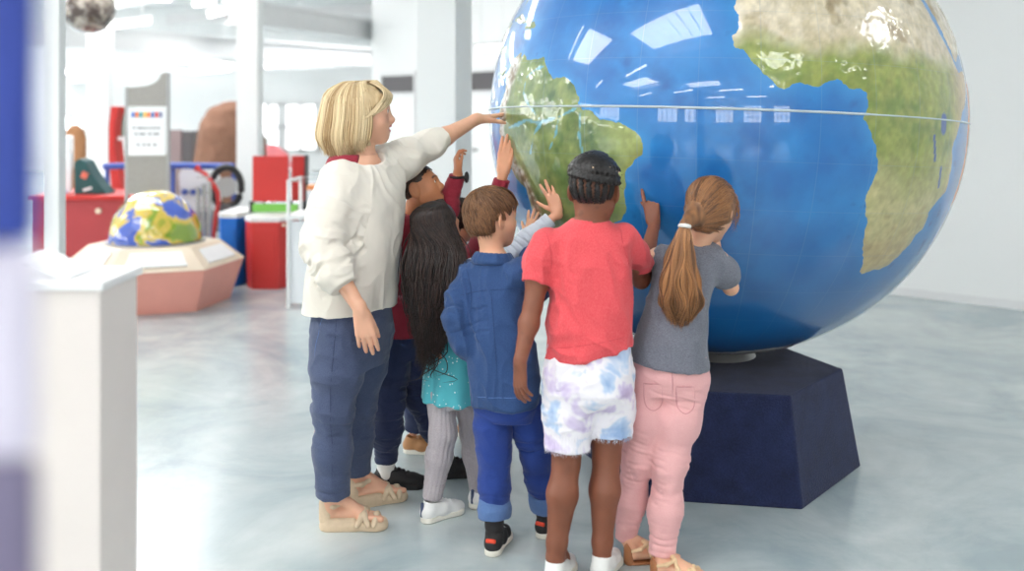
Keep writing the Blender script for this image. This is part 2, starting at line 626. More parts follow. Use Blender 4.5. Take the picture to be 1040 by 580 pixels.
# carpet on the pedestal
m, nt, b = mat_base('navy_carpet')
tc = N(nt, 'ShaderNodeTexCoord')
n1 = N(nt, 'ShaderNodeTexNoise', in_Scale=160.0, in_Detail=2.0)
n2 = N(nt, 'ShaderNodeTexNoise', in_Scale=12.0, in_Detail=4.0)
for n_ in (n1, n2): nt.links.new(tc.outputs['Object'], n_.inputs['Vector'])
ad = N(nt, 'ShaderNodeMath', operation='ADD'); nt.links.new(n1.outputs[0], ad.inputs[0]); nt.links.new(n2.outputs[0], ad.inputs[1])
r1 = N(nt, 'ShaderNodeValToRGB')
r1.color_ramp.elements[0].position = 0.35; r1.color_ramp.elements[0].color = srgb(17, 25, 56)
r1.color_ramp.elements[1].position = 0.75; r1.color_ramp.elements[1].color = srgb(33, 45, 86)
hf = N(nt, 'ShaderNodeMath', operation='MULTIPLY'); hf.inputs[1].default_value = 0.5
nt.links.new(ad.outputs[0], hf.inputs[0]); nt.links.new(hf.outputs[0], r1.inputs[0])
nt.links.new(r1.outputs[0], b.inputs['Base Color'])
bp = N(nt, 'ShaderNodeBump', in_Strength=0.9, in_Distance=0.004); nt.links.new(n1.outputs[0], bp.inputs['Height'])
nt.links.new(bp.outputs[0], b.inputs['Normal'])
b.inputs['Roughness'].default_value = 0.95; b.inputs['Sheen Weight'].default_value = 0.08
M['carpet'] = m

# ================================================================== the hall
def struct(name, build, mat, **k):
    return tag(b_obj(name, build, mat, None, **k), kind='structure')

X0, X1, Y0, Y1, ZC = -15.0, 9.0, -9.0, 26.0, 4.3
struct('floor', lambda bm: b_box(bm, (-3, 8.5, -0.05), (12.2, 17.7, 0.05)), M['floor'])
struct('ceiling', lambda bm: b_box(bm, (-3, 8.5, ZC + 0.05), (12.2, 17.7, 0.05)), M['ceil'])
struct('wall_back', lambda bm: b_box(bm, (-3, Y1 + 0.1, ZC / 2), (12.2, 0.1, ZC / 2)), M['wall'])
struct('wall_front', lambda bm: b_box(bm, (-3, Y0 - 0.1, ZC / 2), (12.2, 0.1, ZC / 2)), M['wall'])
struct('wall_left', lambda bm: b_box(bm, (X0 - 0.1, 8.5, ZC / 2), (0.1, 17.7, ZC / 2)), M['wall'])
struct('wall_right', lambda bm: b_box(bm, (X1 + 0.1, 8.5, ZC / 2), (0.1, 17.7, ZC / 2)), M['wall'])
def seg_wall(name, a, c, th=0.14):
    a, c = V(*a), V(*c); d = nrm(c - a); nn = V(-d[1], d[0]) * th
    poly = [a, c, c + nn, a + nn]
    return struct(name, lambda bm: b_prism(bm, [tuple(p) for p in poly], 0.0, ZC), M['wall'])
wl = (3.16, 8.40); wd = nrm(V(0.8, -0.7))
wA, wB, wC_ = (-2.35, 16.7), (0.35, 13.75), (2.85, 8.67)
wD = tuple(V(*wl) + wd * 7.2)
seg_wall('wall_partition', wA, wB); seg_wall('wall_behind_globe', wB, wC_); seg_wall('wall_side', wC_, wD)
# skirting along the side wall
bd = nrm(V(wD[0] - wC_[0], wD[1] - wC_[1])); bn = V(bd[1], -bd[0]) * 0.012
pp = [V(*wC_), V(*wD), V(*wD) + bn, V(*wC_) + bn]
struct('baseboard_side', lambda bm: b_prism(bm, [tuple(p) for p in pp][::-1], 0.0, 0.07), M['beam'])

def col_box(px0, px1, d, yaw=0.0, name='column'):
    xa, xb = P(px0, 0, d)[0], P(px1, 0, d)[0]
    w = (xb - xa) / 2 / (abs(math.cos(yaw)) + abs(math.sin(yaw)))
    R = Matrix.Rotation(yaw, 3, 'Z')
    return struct(name, lambda bm: b_box(bm, ((xa + xb) / 2, d + w, ZC / 2), (w, w, ZC / 2), R, 0.008), M['wall'])
col_box(422, 478, 7.2, -0.35)
col_box(240, 262, 11.0)
col_box(88, 108, 14.0)
col_box(44, 60, 6.2)

# roof beams and purlins of the far bay, placed in the hall
def beam(a, c, h, w=0.12, name='ceiling_beam'):
    a, c = Vector(a), Vector(c)
    d = (c - a); L = d.length; R = d.to_track_quat('X', 'Z').to_matrix()
    return struct(name, lambda bm: (b_box(bm, (a + c) / 2, (L / 2, w, h / 2), R),
                                    b_box(bm, (a + c) / 2 + Vector((0, 0, -h / 2)), (L / 2, w * 1.6, 0.02), R),
                                    b_box(bm, (a + c) / 2 + Vector((0, 0, h / 2)), (L / 2, w * 1.6, 0.02), R)), M['beam'])
beam(P(20, 34, 17), P(421, 62, 23), 0.36)
beam(P(240, 12, 14), P(430, 40, 19), 0.30)
beam(P(60, 76, 25.5), P(430, 60, 22), 0.16, 0.08)
beam(P(60, 12, 15), P(250, -18, 15), 0.16, 0.07)
beam(P(170, 20, 18), P(420, 8, 18), 0.14, 0.07)
beam(P(300, 62, 25), P(425, 50, 23), 0.10, 0.05)
for k in range(7):
    y = -7 + 3.6 * k
    beam((X0 + 0.5, y, 4.12), (X1 - 0.3, y, 4.12), 0.28, 0.08)

# fluorescent tubes -------------------------------------------------
def tube_light(a, c, label, hang=True, r=0.035):
    a, c = V(*a), V(*c); mid = (a + c) / 2
    t = empty('ceiling_light', mid, label, 'ceiling light', 'fluorescent tube lights')
    d = nrm(c - a)
    b_obj('light_tube', lambda bm: b_cyl(bm, a, c, r, seg=12), M['lamp'], t, smooth=True)
    up = V(0, 0, r + 0.02)
    R = Vector(d).to_track_quat('X', 'Z').to_matrix()
    b_obj('housing', lambda bm: b_box(bm, mid + up, (np.linalg.norm(c - a) / 2 + 0.03, 0.045, 0.02), R, 0.005), M['white_metal'], t)
    for s_ in (-0.35, 0.35):
        q = mid + (c - a) * s_ + up
        if q[2] < ZC - 0.1:
            b_obj('hanger', lambda bm: b_cyl(bm, q, V(q[0], q[1], ZC), 0.006, seg=6), M['white_metal'], t)
    return t
tube_light(P(101, 28, 14), P(152, 21, 14.5), 'fluorescent tube just right of the hanging brown ball')
tube_light(P(182, 61, 18), P(236, 67, 20), 'upper tube of the crossed pair above the brown dome')
tube_light(P(194, 73, 18), P(232, 70, 20), 'lower tube of the crossed pair above the brown dome')
tube_light(P(270, 67, 21), P(311, 64, 21), 'single fluorescent tube left of the blonde hair')
tube_light(P(58, 72, 20), P(90, 75, 21), 'upper tube by the far left column')
tube_light(P(74, 81, 21), P(90, 80, 21), 'short lower tube by the far left column')
tube_light(P(484, 50, 13), P(515, 48, 13), 'fluorescent tube right of the large white column')
tube_light(P(158, -2, 12), P(172, -1, 12), 'short bright tube at the top edge above the sign stand')
tube_light(P(197, 4, 12), P(218, 1, 12), 'bright tube at the top edge right of the sign stand')
tube_light(P(212, 15, 13), P(228, 11, 13), 'short slanted tube under the roof beam')
# lights over the visitors (seen mirrored in the globe)
k = 0
for (x, y) in [(-6, -3), (-3, -3.5), (0, -4), (3, -3.2), (-6, 1.2), (-3, 0.8), (5.2, 0.5), (-5.5, 5.5), (1.8, -6.5), (-1.5, -6.5), (4.2, 3.6), (-7.5, 9), (-4.5, 12.5)]:
    tube_light((x - 0.75, y, 3.35), (x + 0.75, y + 0.25, 3.35), 'fluorescent tube hung over the visitors, mirrored in the globe')

# skylights: sets of glazed slats in the roof, with added fill over the far bay ---------------------------
def skylight(cx, cy, w, l, n, yaw=0.0, mt='sky'):
    t = tag(empty('window_skylight', (cx, cy, ZC - 0.02)), kind='structure')
    R = Matrix.Rotation(yaw, 3, 'Z')
    def go(bm):
        for i in range(n):
            o = R @ Vector(((i - (n - 1) / 2) * (w / n), 0, 0))
            b_box(bm, Vector((cx, cy, ZC - 0.03)) + o, (w / n * 0.38, l / 2, 0.012), R)
    b_obj('pane', go, M[mt], t)
    b_obj('window_frame', lambda bm: [b_box(bm, Vector((cx, cy, ZC - 0.03)) + R @ Vector(v), h, R) for v, h in
          [((w / 2, 0, 0), (0.03, l / 2, 0.03)), ((-w / 2, 0, 0), (0.03, l / 2, 0.03)), ((0, l / 2, 0), (w / 2 + .03, 0.03, 0.03)), ((0, -l / 2, 0), (w / 2 + .03, 0.03, 0.03))]], M['white_metal'], t)
skylight(-4.6, 3.2, 3.0, 1.7, 9); skylight(-1.2, 1.4, 2.4, 1.5, 7); skylight(2.4, -1.6, 2.4, 1.4, 7)
skylight(-6.5, -2.5, 3.0, 1.6, 9); skylight(-2.2, -5.2, 2.6, 1.4, 7); skylight(-9.5, 8.0, 3.2, 2.0, 9)
skylight(5.6, 2.6, 2.0, 1.4, 6); skylight(-6.0, 12.5, 4.0, 2.0, 9, 0, 'fill_back'); skylight(-9.0, 18.5, 4.0, 2.0, 9, 0, 'fill_back')  # far-bay sets here and below are added to whiten the background
skylight(-3.0, 20.5, 3.0, 2.0, 7, 0, 'fill_back'); skylight(-12.0, 22.5, 3.0, 2.0, 7, 0, 'fill_back'); skylight(-3.6, 8.2, 2.6, 1.6, 7)

# glazing: behind the visitors, the left wall (added) and the far wall ------------
def wall_window(name, c, half, nx, nz, mat, horizontal_axis='x'):
    t = tag(empty(name, c), kind='structure')
    ax = 0 if horizontal_axis == 'x' else 1
    h3 = [0.02, 0.02, half[1]]; h3[ax] = half[0]
    b_obj('pane', lambda bm: b_box(bm, c, h3), mat, t)
    def fr(bm):
        for i in range(nx + 1):
            q = list(c); q[ax] += -half[0] + 2 * half[0] * i / nx
            hh = [0.045, 0.045, half[1] + 0.03]
            b_box(bm, q, hh)
        for j in range(nz + 1):
            q = list(c); q[2] += -half[1] + 2 * half[1] * j / nz
            hh = [0.045, 0.045, 0.03]; hh[ax] = half[0] + 0.04
            b_box(bm, q, hh)
    b_obj('window_frame', fr, M['white_metal'], t)
n_ = 1
for cx, w in ((-8.0, 1.5), (-4.4, 1.2), (-1.2, 0.9), (1.6, 0.9), (4.6, 0.9)):
    wall_window('window_%d' % n_, (cx, Y0 + 0.03, 2.05), (w, 0.85), 4, 3, M['win']); n_ += 1
for cy in (-4.5, 0.5, 5.5, 10.5):  # unseen windows added to brighten the left side of the hall
    wall_window('window_%d' % n_, (X0 + 0.03, cy, 2.2), (1.8, 1.1), 5, 3, M['win'], 'y'); n_ += 1  # added windows, out of view
for px0, px1 in ((262, 284), (290, 322)):
    a, c = P(px0, 106, Y1), P(px1, 152, Y1)
    wall_window('window_%d' % n_, ((a[0] + c[0]) / 2, Y1 - 0.03, (a[2] + c[2]) / 2), ((c[0] - a[0]) / 2, (a[2] - c[2]) / 2), 2, 2, M['winf']); n_ += 1
a, c = P(58, 118, Y1), P(88, 134, Y1)
wall_window('window_%d' % n_, ((a[0] + c[0]) / 2, Y1 - 0.03, (a[2] + c[2]) / 2), ((c[0] - a[0]) / 2, (a[2] - c[2]) / 2), 2, 1, M['winf']); n_ += 1

# doors with dark transoms in the partition
pdir = nrm(V(wB[0] - wA[0], wB[1] - wA[1])); pn = V(pdir[1], -pdir[0])
def on_partition(px):
    # intersect the view ray with the partition face
    k = (px - CX) / FPX
    t = (k * wA[1] - wA[0]) / (pdir[0] - k * pdir[1])
    return V(*wA) + pdir * t
def part_box(px0, px1, z0, z1, off, th):
    a, c = on_partition(px0) + pn * off, on_partition(px1) + pn * off
    return lambda bm: b_prism(bm, [tuple(a), tuple(c), tuple(c + pn * th), tuple(a + pn * th)][::-1], z0, z1)
for i, (pa, pb, hp) in enumerate([(388, 424, 0), (477, 512, 484)]):
    dd = tag(empty('door_%d' % (i + 1), (*on_partition((pa + pb) / 2), 0)), kind='structure')
    b_obj('door_panel', part_box(pa + 1.5, pb - 1.5, 0.0, 1.78, 0.0, 0.03), M['wall'], dd)
    b_obj('transom', part_box(pa + 1.5, pb - 1.5, 1.85, 2.12, 0.0, 0.02), M['dark'], dd)
    b_obj('door_frame', lambda bm: (part_box(pa, pa + 1.5, 0, 2.18, 0, 0.05)(bm), part_box(pb - 1.5, pb, 0, 2.18, 0, 0.05)(bm),
                                    part_box(pa, pb, 2.12, 2.18, 0, 0.05)(bm), part_box(pa, pb, 1.79, 1.85, 0, 0.05)(bm)), M['beam'], dd)
    q = on_partition(hp or 415) + pn * 0.05
    b_obj('door_handle', lambda bm: b_box(bm, (q[0], q[1], 0.98), (0.06, 0.03, 0.02), None, 0.005), M['metal'], dd)

# ================================================================== pedestal
A_, B_ = V(1.094, 3.84), V(1.504, 4.28)
pc = V(0.905, 4.40)
ang0 = [math.atan2(*(q - pc)[::-1]) for q in (A_, B_)]
Rb, Rt = 0.61, 0.535
a0 = ang0[0] + 0.03
hexb = [(pc[0] + Rb * math.cos(a0 + math.pi / 3 * i), pc[1] + Rb * math.sin(a0 + math.pi / 3 * i)) for i in range(6)]
hext = [(pc[0] + Rt * math.cos(a0 + math.pi / 3 * i), pc[1] + Rt * math.sin(a0 + math.pi / 3 * i)) for i in range(6)]
ped = b_obj('pedestal', lambda bm: b_prism(bm, hexb, 0.0, 0.42, hext), M['carpet'], None, bevel=0.008, seg=3)
tag(ped, 'navy blue carpeted six-sided pedestal under the giant globe', 'pedestal')

# ================================================================== the giant globe
GR = 1.05; GC = V(0.9465, 4.575, 1.50)
az0 = math.atan2(-GC[1], -GC[0])           # from the globe towards the visitors
LON0 = -20.0
SAM = [(-77.5,8.5),(-76.8,9.2),(-75.5,10.8),(-72,12.2),(-71.5,11),(-70,12.2),(-68,10.6),(-64,10.3),(-62,10.7),(-60.5,8.6),(-57.5,6),(-54,5.9),(-51.5,4.3),(-50,1.8),(-50,0.2),(-48.5,-0.8),(-46,-1),(-44.5,-2.7),(-41.5,-2.9),(-38.5,-3.7),(-35.3,-5.3),(-34.8,-7.5),(-35.1,-9.2),(-37.2,-11.2),(-38.7,-13.2),(-39,-16),(-39.6,-18.5),(-39.6,-21.8),(-41,-23.5),(-44,-25.2),(-46.5,-27),(-48,-29.0),(-50.3,-30.5),(-52.3,-33),(-54.5,-34.9),(-58,-34.3),(-57,-36.8),(-59,-38.7),(-62.2,-39),(-62.5,-41),(-65,-41.2),(-64.5,-42.8),(-65.5,-45),(-67.5,-46.3),(-65.8,-47.8),(-69,-50.8),(-68.5,-52.5),(-66,-54.8),(-70,-55.3),(-73.5,-53),(-75.5,-50),(-75.3,-46.8),(-73,-44),(-73.8,-40),(-73.3,-37.2),(-71.5,-33),(-71.5,-29),(-70.4,-23.5),(-70.2,-18.5),(-72.8,-16.7),(-76.2,-14),(-78,-10.5),(-79.8,-7.2),(-81.2,-5.5),(-80.2,-3.2),(-80.7,-1),(-79.8,1),(-78,2.5),(-77.3,4.5),(-77.8,7)]
CAM_ = [(-77.5,8.5),(-79.5,9.5),(-82,9),(-83.5,11),(-83.3,15),(-88,15.8),(-88.5,18),(-87,21.3),(-90.5,21),(-92,18.6),(-95,18.8),(-97.5,22.5),(-97,27),(-94,29.5),(-89.5,30),(-84,30),(-82.7,28),(-81.2,25.3),(-80.2,27),(-81.3,31),(-76,35),(-74,40),(-70,42),(-66,44.5),(-60,46),(-56,52),(-62,58),(-78,62),(-95,60),(-120,70),(-150,70),(-140,60),(-124,48),(-124,40),(-117,32.5),(-114,31),(-110,23),(-105.5,20),(-100,17),(-95,16),(-91.5,14),(-87.5,12.9),(-85.7,10),(-83.5,8.4),(-80.3,7.4),(-78.5,8.9)]
AFR = [(-5.9,35.8),(-9.5,31),(-9.8,29.5),(-13,27.8),(-16,24),(-17,21),(-16.3,19),(-16.5,16),(-17.5,14.7),(-16.8,12.5),(-15,11),(-13.3,8.8),(-11.5,6.9),(-9,5),(-7.5,4.4),(-4.5,5.2),(-2,4.8),(1,5.9),(4,6.3),(5.8,4.4),(8.5,4.6),(9.6,3.9),(9.8,1.2),(9,-0.9),(11,-3.8),(12.3,-6),(13.3,-8.8),(13.8,-11),(12.5,-14),(11.8,-17),(14.3,-22.3),(14.8,-26),(16.5,-28.8),(18.2,-32),(18.4,-34.2),(20,-34.8),(22.5,-34),(25.8,-34),(28.5,-32.5),(31,-29.8),(32.8,-27),(32.8,-25.6),(35.4,-24),(35.4,-21.5),(34.8,-19.8),(37,-17.7),(40.5,-15.2),(40.6,-10.6),(39.3,-8),(38.8,-6),(39.6,-4.2),(41.5,-1.8),(44.5,1.7),(48,4.5),(50.8,9.3),(51.2,11.8),(47,11.2),(44.3,10.5),(43,12.2),(39.7,15.3),(37.3,18.8),(37,21),(35.5,24),(33,28.3),(32.5,29.9),(34,31.3),(31,31.5),(25,31.7),(20,31),(19,30.3),(15.5,31.8),(11,33.5),(10.5,36.8),(3,36.8),(-2,35.1)]
MAD = [(50,-19),(53.5,-18),(57,-5),(57.5,8),(53,10),(50.5,-3)]
EUR = [(-9,37),(-6,36),(0,38),(3,42),(8,44),(14,38),(16,40),(20,40),(24,36),(28,37),(36,36),(35,31),(43,13),(52,17),(59,22),(56,26),(50,30),(62,25),(67,24),(73,19),(77,8),(80,14),(88,22),(95,16),(100,6),(105,10),(109,18),(120,30),(120,55),(100,72),(60,70),(30,70),(10,60),(-2,48),(-9,43)]
CUB = [(-84.9,21.9),(-80,23.1),(-74.3,20.2),(-77.5,19.9)]
HIS = [(-74.4,18.4),(-73,19.9),(-69.8,19.8),(-68.4,18.5),(-71.2,17.7)]
ANT = [(l_, -70 + 4 * math.sin(l_ / 17.0)) for l_ in range(-180, 180, 6)] + [(180, -90), (-180, -90)]
def poly_sd(lon, lat, poly):
    """signed distance in degrees (+ inside)"""
    p = np.array(poly, float); q = np.roll(p, -1, 0)
    d2 = np.full(lon.shape, 1e9); ins = np.zeros(lon.shape, bool)
    cl = np.cos(np.radians(lat))
    for (ax_, ay_), (bx_, by_) in zip(p, q):
        ex, ey = bx_ - ax_, by_ - ay_
        wx, wy = lon - ax_, lat - ay_
        t = np.clip((wx * ex + wy * ey) / (ex * ex + ey * ey + 1e-9), 0, 1)
        dx, dy = (wx - t * ex) * cl, wy - t * ey
        d2 = np.minimum(d2, dx * dx + dy * dy)
        c1 = (ay_ > lat) != (by_ > lat)
        xi = ax_ + (lat - ay_) / np.where(abs(by_ - ay_) < 1e-9, 1e-9, by_ - ay_) * ex
        ins ^= c1 & (lon < xi)
    d = np.sqrt(d2)
    return np.where(ins, d, -d)
def line_d(lon, lat, pts):
    d2 = np.full(lon.shape, 1e9)
    for (ax_, ay_), (bx_, by_) in zip(pts[:-1], pts[1:]):
        ex, ey = bx_ - ax_, by_ - ay_
        t = np.clip(((lon - ax_) * ex + (lat - ay_) * ey) / (ex * ex + ey * ey), 0, 1)
        d2 = np.minimum(d2, (lon - ax_ - t * ex) ** 2 + (lat - ay_ - t * ey) ** 2)
    return np.sqrt(d2)
NU, NV = 900, 450
uu, vv = np.meshgrid(np.arange(NU) / NU * 360 - 180, np.linspace(-90, 90, NV), indexing='ij')
lon, lat = uu.ravel(), vv.ravel()
unit = np.stack([np.cos(np.radians(lat)) * np.cos(np.radians(lon)), np.cos(np.radians(lat)) * np.sin(np.radians(lon)), np.sin(np.radians(lat))], 1)
wob = fbm(unit * 14, 4) * 1.1
sds = [poly_sd(lon, lat, q) for q in (SAM, CAM_, AFR, MAD, EUR, CUB, HIS, ANT)]
sd = np.max(sds, 0) + wob * 0.7
def lerp(a, c, t):
    t = np.clip(t, 0, 1)[:, None]
    return np.asarray(a) * (1 - t) + np.asarray(c) * t
def C3(*a): return np.array(srgb(*a)[:3])
nA, nB, nC = fbm(unit * 9, 5), fbm(unit * 26, 4), fbm(unit * 60, 3)
green, dgreen, lime_ = C3(104, 132, 70), C3(72, 104, 62), C3(146, 160, 96)
tan_, sand, brn, white_ = C3(196, 176, 122), C3(228, 216, 192), C3(140, 116, 84), C3(225, 222, 212)
land = lerp(green, dgreen, 0.5 + nA * 1.1)
land = lerp(land, lime_, 0.35 + nB)
inS = (lon < -30)
# Brazil's dry east, pampas and Patagonia
land = np.where(inS[:, None], lerp(land, C3(166, 176, 100), np.clip((lon + 46) / 9, 0, 1) * 0.75 * (lat < 0)), land)
land = np.where(inS[:, None], lerp(land, C3(178, 164, 110), (-lat - 26) / 12 + nB * 0.4), land)
andes = line_d(lon, lat, [(-73, 10), (-77, 1), (-79, -5), (-76, -11), (-70, -16), (-67.5, -22), (-69.5, -32), (-71, -42), (-73, -51)])
land = np.where(inS[:, None], lerp(land, lerp(brn, white_, 0.4 + nC * 1.5), (1.0 - andes / (2.6 + nB)) * 1.6), land)
# Africa: sand in the north, grass belt, forest, dry south
af = (lon > -30) & (lat < 37)
des = np.clip((lat - 11 - nA * 4) / 5, 0, 1)
landA = lerp(lerp(C3(132, 150, 66), C3(104, 128, 60), 0.5 + nA), C3(160, 166, 84), 0.4 + nB)
landA = lerp(landA, C3(198, 188, 136), np.clip((-lat - 5 + nA * 6) / 12, 0, 1) * 0.9)
landA = lerp(landA, C3(180, 150, 104), np.clip((-lat - 20 + nB * 5) / 8, 0, 1) * 0.55)
landA = lerp(landA, C3(176, 132, 84), (nA * 2 - 0.5) * (lat < -2) * (lon > 18))
landA = lerp(landA, C3(188, 150, 100), np.clip((lon - 36) / 8, 0, 1) * 0.8)
sandc = lerp(lerp(sand, C3(206, 192, 160), 0.5 + nB * 1.5), C3(168, 150, 116), (fbm(unit * 16 + 5, 3) - 0.18) * 3)
landA = lerp(landA, sandc, des)
land = np.where(af[:, None], landA, land)
land = np.where((sds[3] > -1)[:, None], C3(196, 116, 60), land)
land = np.where((sds[7] > -4)[:, None], white_, land)
land = land * (.86 + 0.2 * nC[:, None] + .12 * fbm(unit * V(120, 120, 50), 3)[:, None] + .16 * fbm(unit * 34 + 9, 4)[:, None])
# rivers
riv = np.minimum(line_d(lon, lat, [(-50.5, -0.5), (-54, -2), (-58, -3), (-62, -3.4), (-66, -3), (-70, -4), (-74, -4.6)]) ,
      line_d(lon, lat, [(-55, -2.5), (-56, -6), (-58, -9)]))
riv = np.minimum(riv, line_d(lon, lat, [(-60, -3.2), (-63, -6), (-65, -10)]))
riv = np.minimum(riv, line_d(lon, lat, [(-61, 8.8), (-64, 8), (-67, 6.5), (-67.5, 3), (-66, 1), (-61, -2.8)]))
riv = np.minimum(riv, line_d(lon, lat, [(-49, -1.5), (-49.5, -6), (-48.5, -11)]) * 1.3)
riv = riv + nB * 0.5
land = lerp(land, C3(96, 158, 176), (0.34 - riv) * 6)
lakes = np.minimum(np.minimum(line_d(lon, lat, [(33, 0.3), (33, -2)]) / 1.2, line_d(lon, lat, [(29.3, -3.5), (30.8, -8.5)]) / 0.45), line_d(lon, lat, [(34, -10), (35, -14)]) / 0.45)
land = lerp(land, C3(40, 78, 140), (1.05 - lakes) * 4)
# ocean: shelves lighter, floor ridges darker
ridge_d = line_d(lon, lat, [(-30, 30), (-45, 20), (-42, 10), (-25, 1), (-13, -3), (-14, -20), (-14, -35), (-5, -50)])
oce = lerp(C3(28, 122, 192), C3(12, 100, 172), 0.5 + nA * 1.2)
oce = lerp(oce, C3(44, 136, 200), np.clip(1 - (-sd) / 3.0, 0, 1) * 0.55)
oce = lerp(oce, C3(10, 88, 156), (1 - ridge_d / 7) * (0.35 + nB))
oce = lerp(oce, C3(14, 94, 156), np.clip((-lat - 20) / 20, 0, 1) * 0.8)
gpos = unit * GR
gi = np.arange(NU * NV).reshape(NU, NV)
nxt = np.roll(gi, -1, 0)
gf = np.stack([gi[:, :-1], nxt[:, :-1], nxt[:, 1:], gi[:, 1:]], -1).reshape(-1, 4)
rel = np.clip(sd, 0, 1.2) / 1.2 * 0.0035 + np.where(sd > 0, nC * 0.0012, 0)
me = mesh_np('globe_surface', unit * (GR + rel)[:, None], gf)
set_col(me, 'Land', land); set_col(me, 'Ocean', oce); set_float(me, 'coast', sd)

m, nt, b = mat_base('glossy_globe_paint')
aL = N(nt, 'ShaderNodeVertexColor', layer_name='Land'); aO = N(nt, 'ShaderNodeVertexColor', layer_name='Ocean')
aC = N(nt, 'ShaderNodeAttribute', attribute_name='coast')
tc = N(nt, 'ShaderNodeTexCoord')
nz = N(nt, 'ShaderNodeTexNoise', in_Scale=34.0, in_Detail=5.0); nt.links.new(tc.outputs['Object'], nz.inputs['Vector'])
ms = N(nt, 'ShaderNodeMath', operation='MULTIPLY_ADD'); ms.inputs[1].default_value = 1.2; ms.inputs[2].default_value = -0.6
nt.links.new(nz.outputs[0], ms.inputs[0])
ad = N(nt, 'ShaderNodeMath', operation='ADD'); nt.links.new(aC.outputs['Fac'], ad.inputs[0]); nt.links.new(ms.outputs[0], ad.inputs[1])
st = N(nt, 'ShaderNodeMapRange', in_1=-0.06, in_2=0.06); nt.links.new(ad.outputs[0], st.inputs[0])
mx = N(nt, 'ShaderNodeMix', data_type='RGBA')
nt.links.new(st.outputs[0], mx.inputs[0]); nt.links.new(aO.outputs[0], mx.inputs[6]); nt.links.new(aL.outputs[0], mx.inputs[7])
# gore seams every 12 degrees of longitude and thin parallels
sx = N(nt, 'ShaderNodeSeparateXYZ'); nt.links.new(tc.outputs['Object'], sx.inputs[0])
at = N(nt, 'ShaderNodeMath', operation='ARCTAN2'); nt.links.new(sx.outputs[1], at.inputs[0]); nt.links.new(sx.outputs[0], at.inputs[1])
sn = N(nt, 'ShaderNodeMath', operation='MULTIPLY'); sn.inputs[1].default_value = 15.0; nt.links.new(at.outputs[0], sn.inputs[0])
sn2 = N(nt, 'ShaderNodeMath', operation='SINE'); nt.links.new(sn.outputs[0], sn2.inputs[0])
ab = N(nt, 'ShaderNodeMath', operation='ABSOLUTE'); nt.links.new(sn2.outputs[0], ab.inputs[0])
ln = N(nt, 'ShaderNodeMath', operation='LESS_THAN'); ln.inputs[1].default_value = 0.028; nt.links.new(ab.outputs[0], ln.inputs[0])
zz_ = N(nt, 'ShaderNodeMath', operation='DIVIDE'); zz_.inputs[1].default_value = GR; nt.links.new(sx.outputs[2], zz_.inputs[0])
asn = N(nt, 'ShaderNodeMath', operation='ARCSINE'); nt.links.new(zz_.outputs[0], asn.inputs[0])
sl = N(nt, 'ShaderNodeMath', operation='MULTIPLY'); sl.inputs[1].default_value = 18.0; nt.links.new(asn.outputs[0], sl.inputs[0])
sl2 = N(nt, 'ShaderNodeMath', operation='SINE'); nt.links.new(sl.outputs[0], sl2.inputs[0])
sl3 = N(nt, 'ShaderNodeMath', operation='ABSOLUTE'); nt.links.new(sl2.outputs[0], sl3.inputs[0])
ll = N(nt, 'ShaderNodeMath', operation='LESS_THAN'); ll.inputs[1].default_value = 0.022; nt.links.new(sl3.outputs[0], ll.inputs[0])
mxl = N(nt, 'ShaderNodeMath', operation='MAXIMUM'); nt.links.new(ln.outputs[0], mxl.inputs[0]); nt.links.new(ll.outputs[0], mxl.inputs[1])
sc_ = N(nt, 'ShaderNodeMath', operation='MULTIPLY'); sc_.inputs[1].default_value = 0.16; nt.links.new(mxl.outputs[0], sc_.inputs[0])
mx2 = N(nt, 'ShaderNodeMix', data_type='RGBA'); mx2.inputs[7].default_value = srgb(120, 150, 176)
nt.links.new(sc_.outputs[0], mx2.inputs[0]); nt.links.new(mx.outputs[2], mx2.inputs[6])
nt.links.new(mx2.outputs[2], b.inputs['Base Color'])
b.inputs['Roughness'].default_value = 0.35
b.inputs['Coat Weight'].default_value = 1.0; b.inputs['Coat Roughness'].default_value = 0.03; b.inputs['Coat IOR'].default_value = 1.55
M['globe'] = m
groot = empty('giant_globe', (GC[0], GC[1], 0.42), 'huge glossy blue Earth globe standing on the navy pedestal', 'globe')
gs = new_obj('globe_sphere', me, M['globe'], groot)
gs.location = (0, 0, GC[2] - 0.42)
# spin so that LON0 faces the visitors, then a slight lean
Rz = Matrix.Rotation(az0 - math.radians(LON0), 4, 'Z')
view = Vector((-math.cos(az0), -math.sin(az0), 0))
Rl = Matrix.Rotation(math.radians(1.7), 4, view) @ Matrix.Rotation(math.radians(-2.4), 4, Vector((view.y, -view.x, 0)))
gs.matrix_local = Matrix.Translation((0, 0, GC[2] - 0.42)) @ Rl @ Rz
# white equator seam
bm = bmesh.new()
nseg = 240
rings = []
for i in range(nseg):
    t = 2 * math.pi * i / nseg
    rings.append([bm.verts.new((math.cos(t) * r_, math.sin(t) * r_, z_)) for r_, z_ in ((GR + 0.0015, -0.0045), (GR + 0.005, -0.002), (GR + 0.005, 0.002), (GR + 0.0015, 0.0045))])
for i in range(nseg):
    for j in range(3):
        bm.faces.new((rings[i][j], rings[(i + 1) % nseg][j], rings[(i + 1) % nseg][j + 1], rings[i][j + 1]))
mb = bpy.data.meshes.new('equator_seam'); bm.to_mesh(mb); bm.free()
for p_ in mb.polygons: p_.use_smooth = True
es = new_obj('equator_seam', mb, flat('seam_tape', srgb(176, 190, 196), 0.25, noise=0.05), groot)
es.matrix_local = Matrix.Translation((0, 0, GC[2] - 0.42)) @ Rl @ Rz
b_obj('base_flange', lambda bm: (b_cyl(bm, (GC[0], GC[1], 0.42), (GC[0], GC[1], 0.448), 0.17, 0.15, 32), b_cyl(bm, (GC[0], GC[1], 0.445), (GC[0], GC[1], 0.49), 0.12, 0.16, 32)), M['metal'], groot, smooth=True)

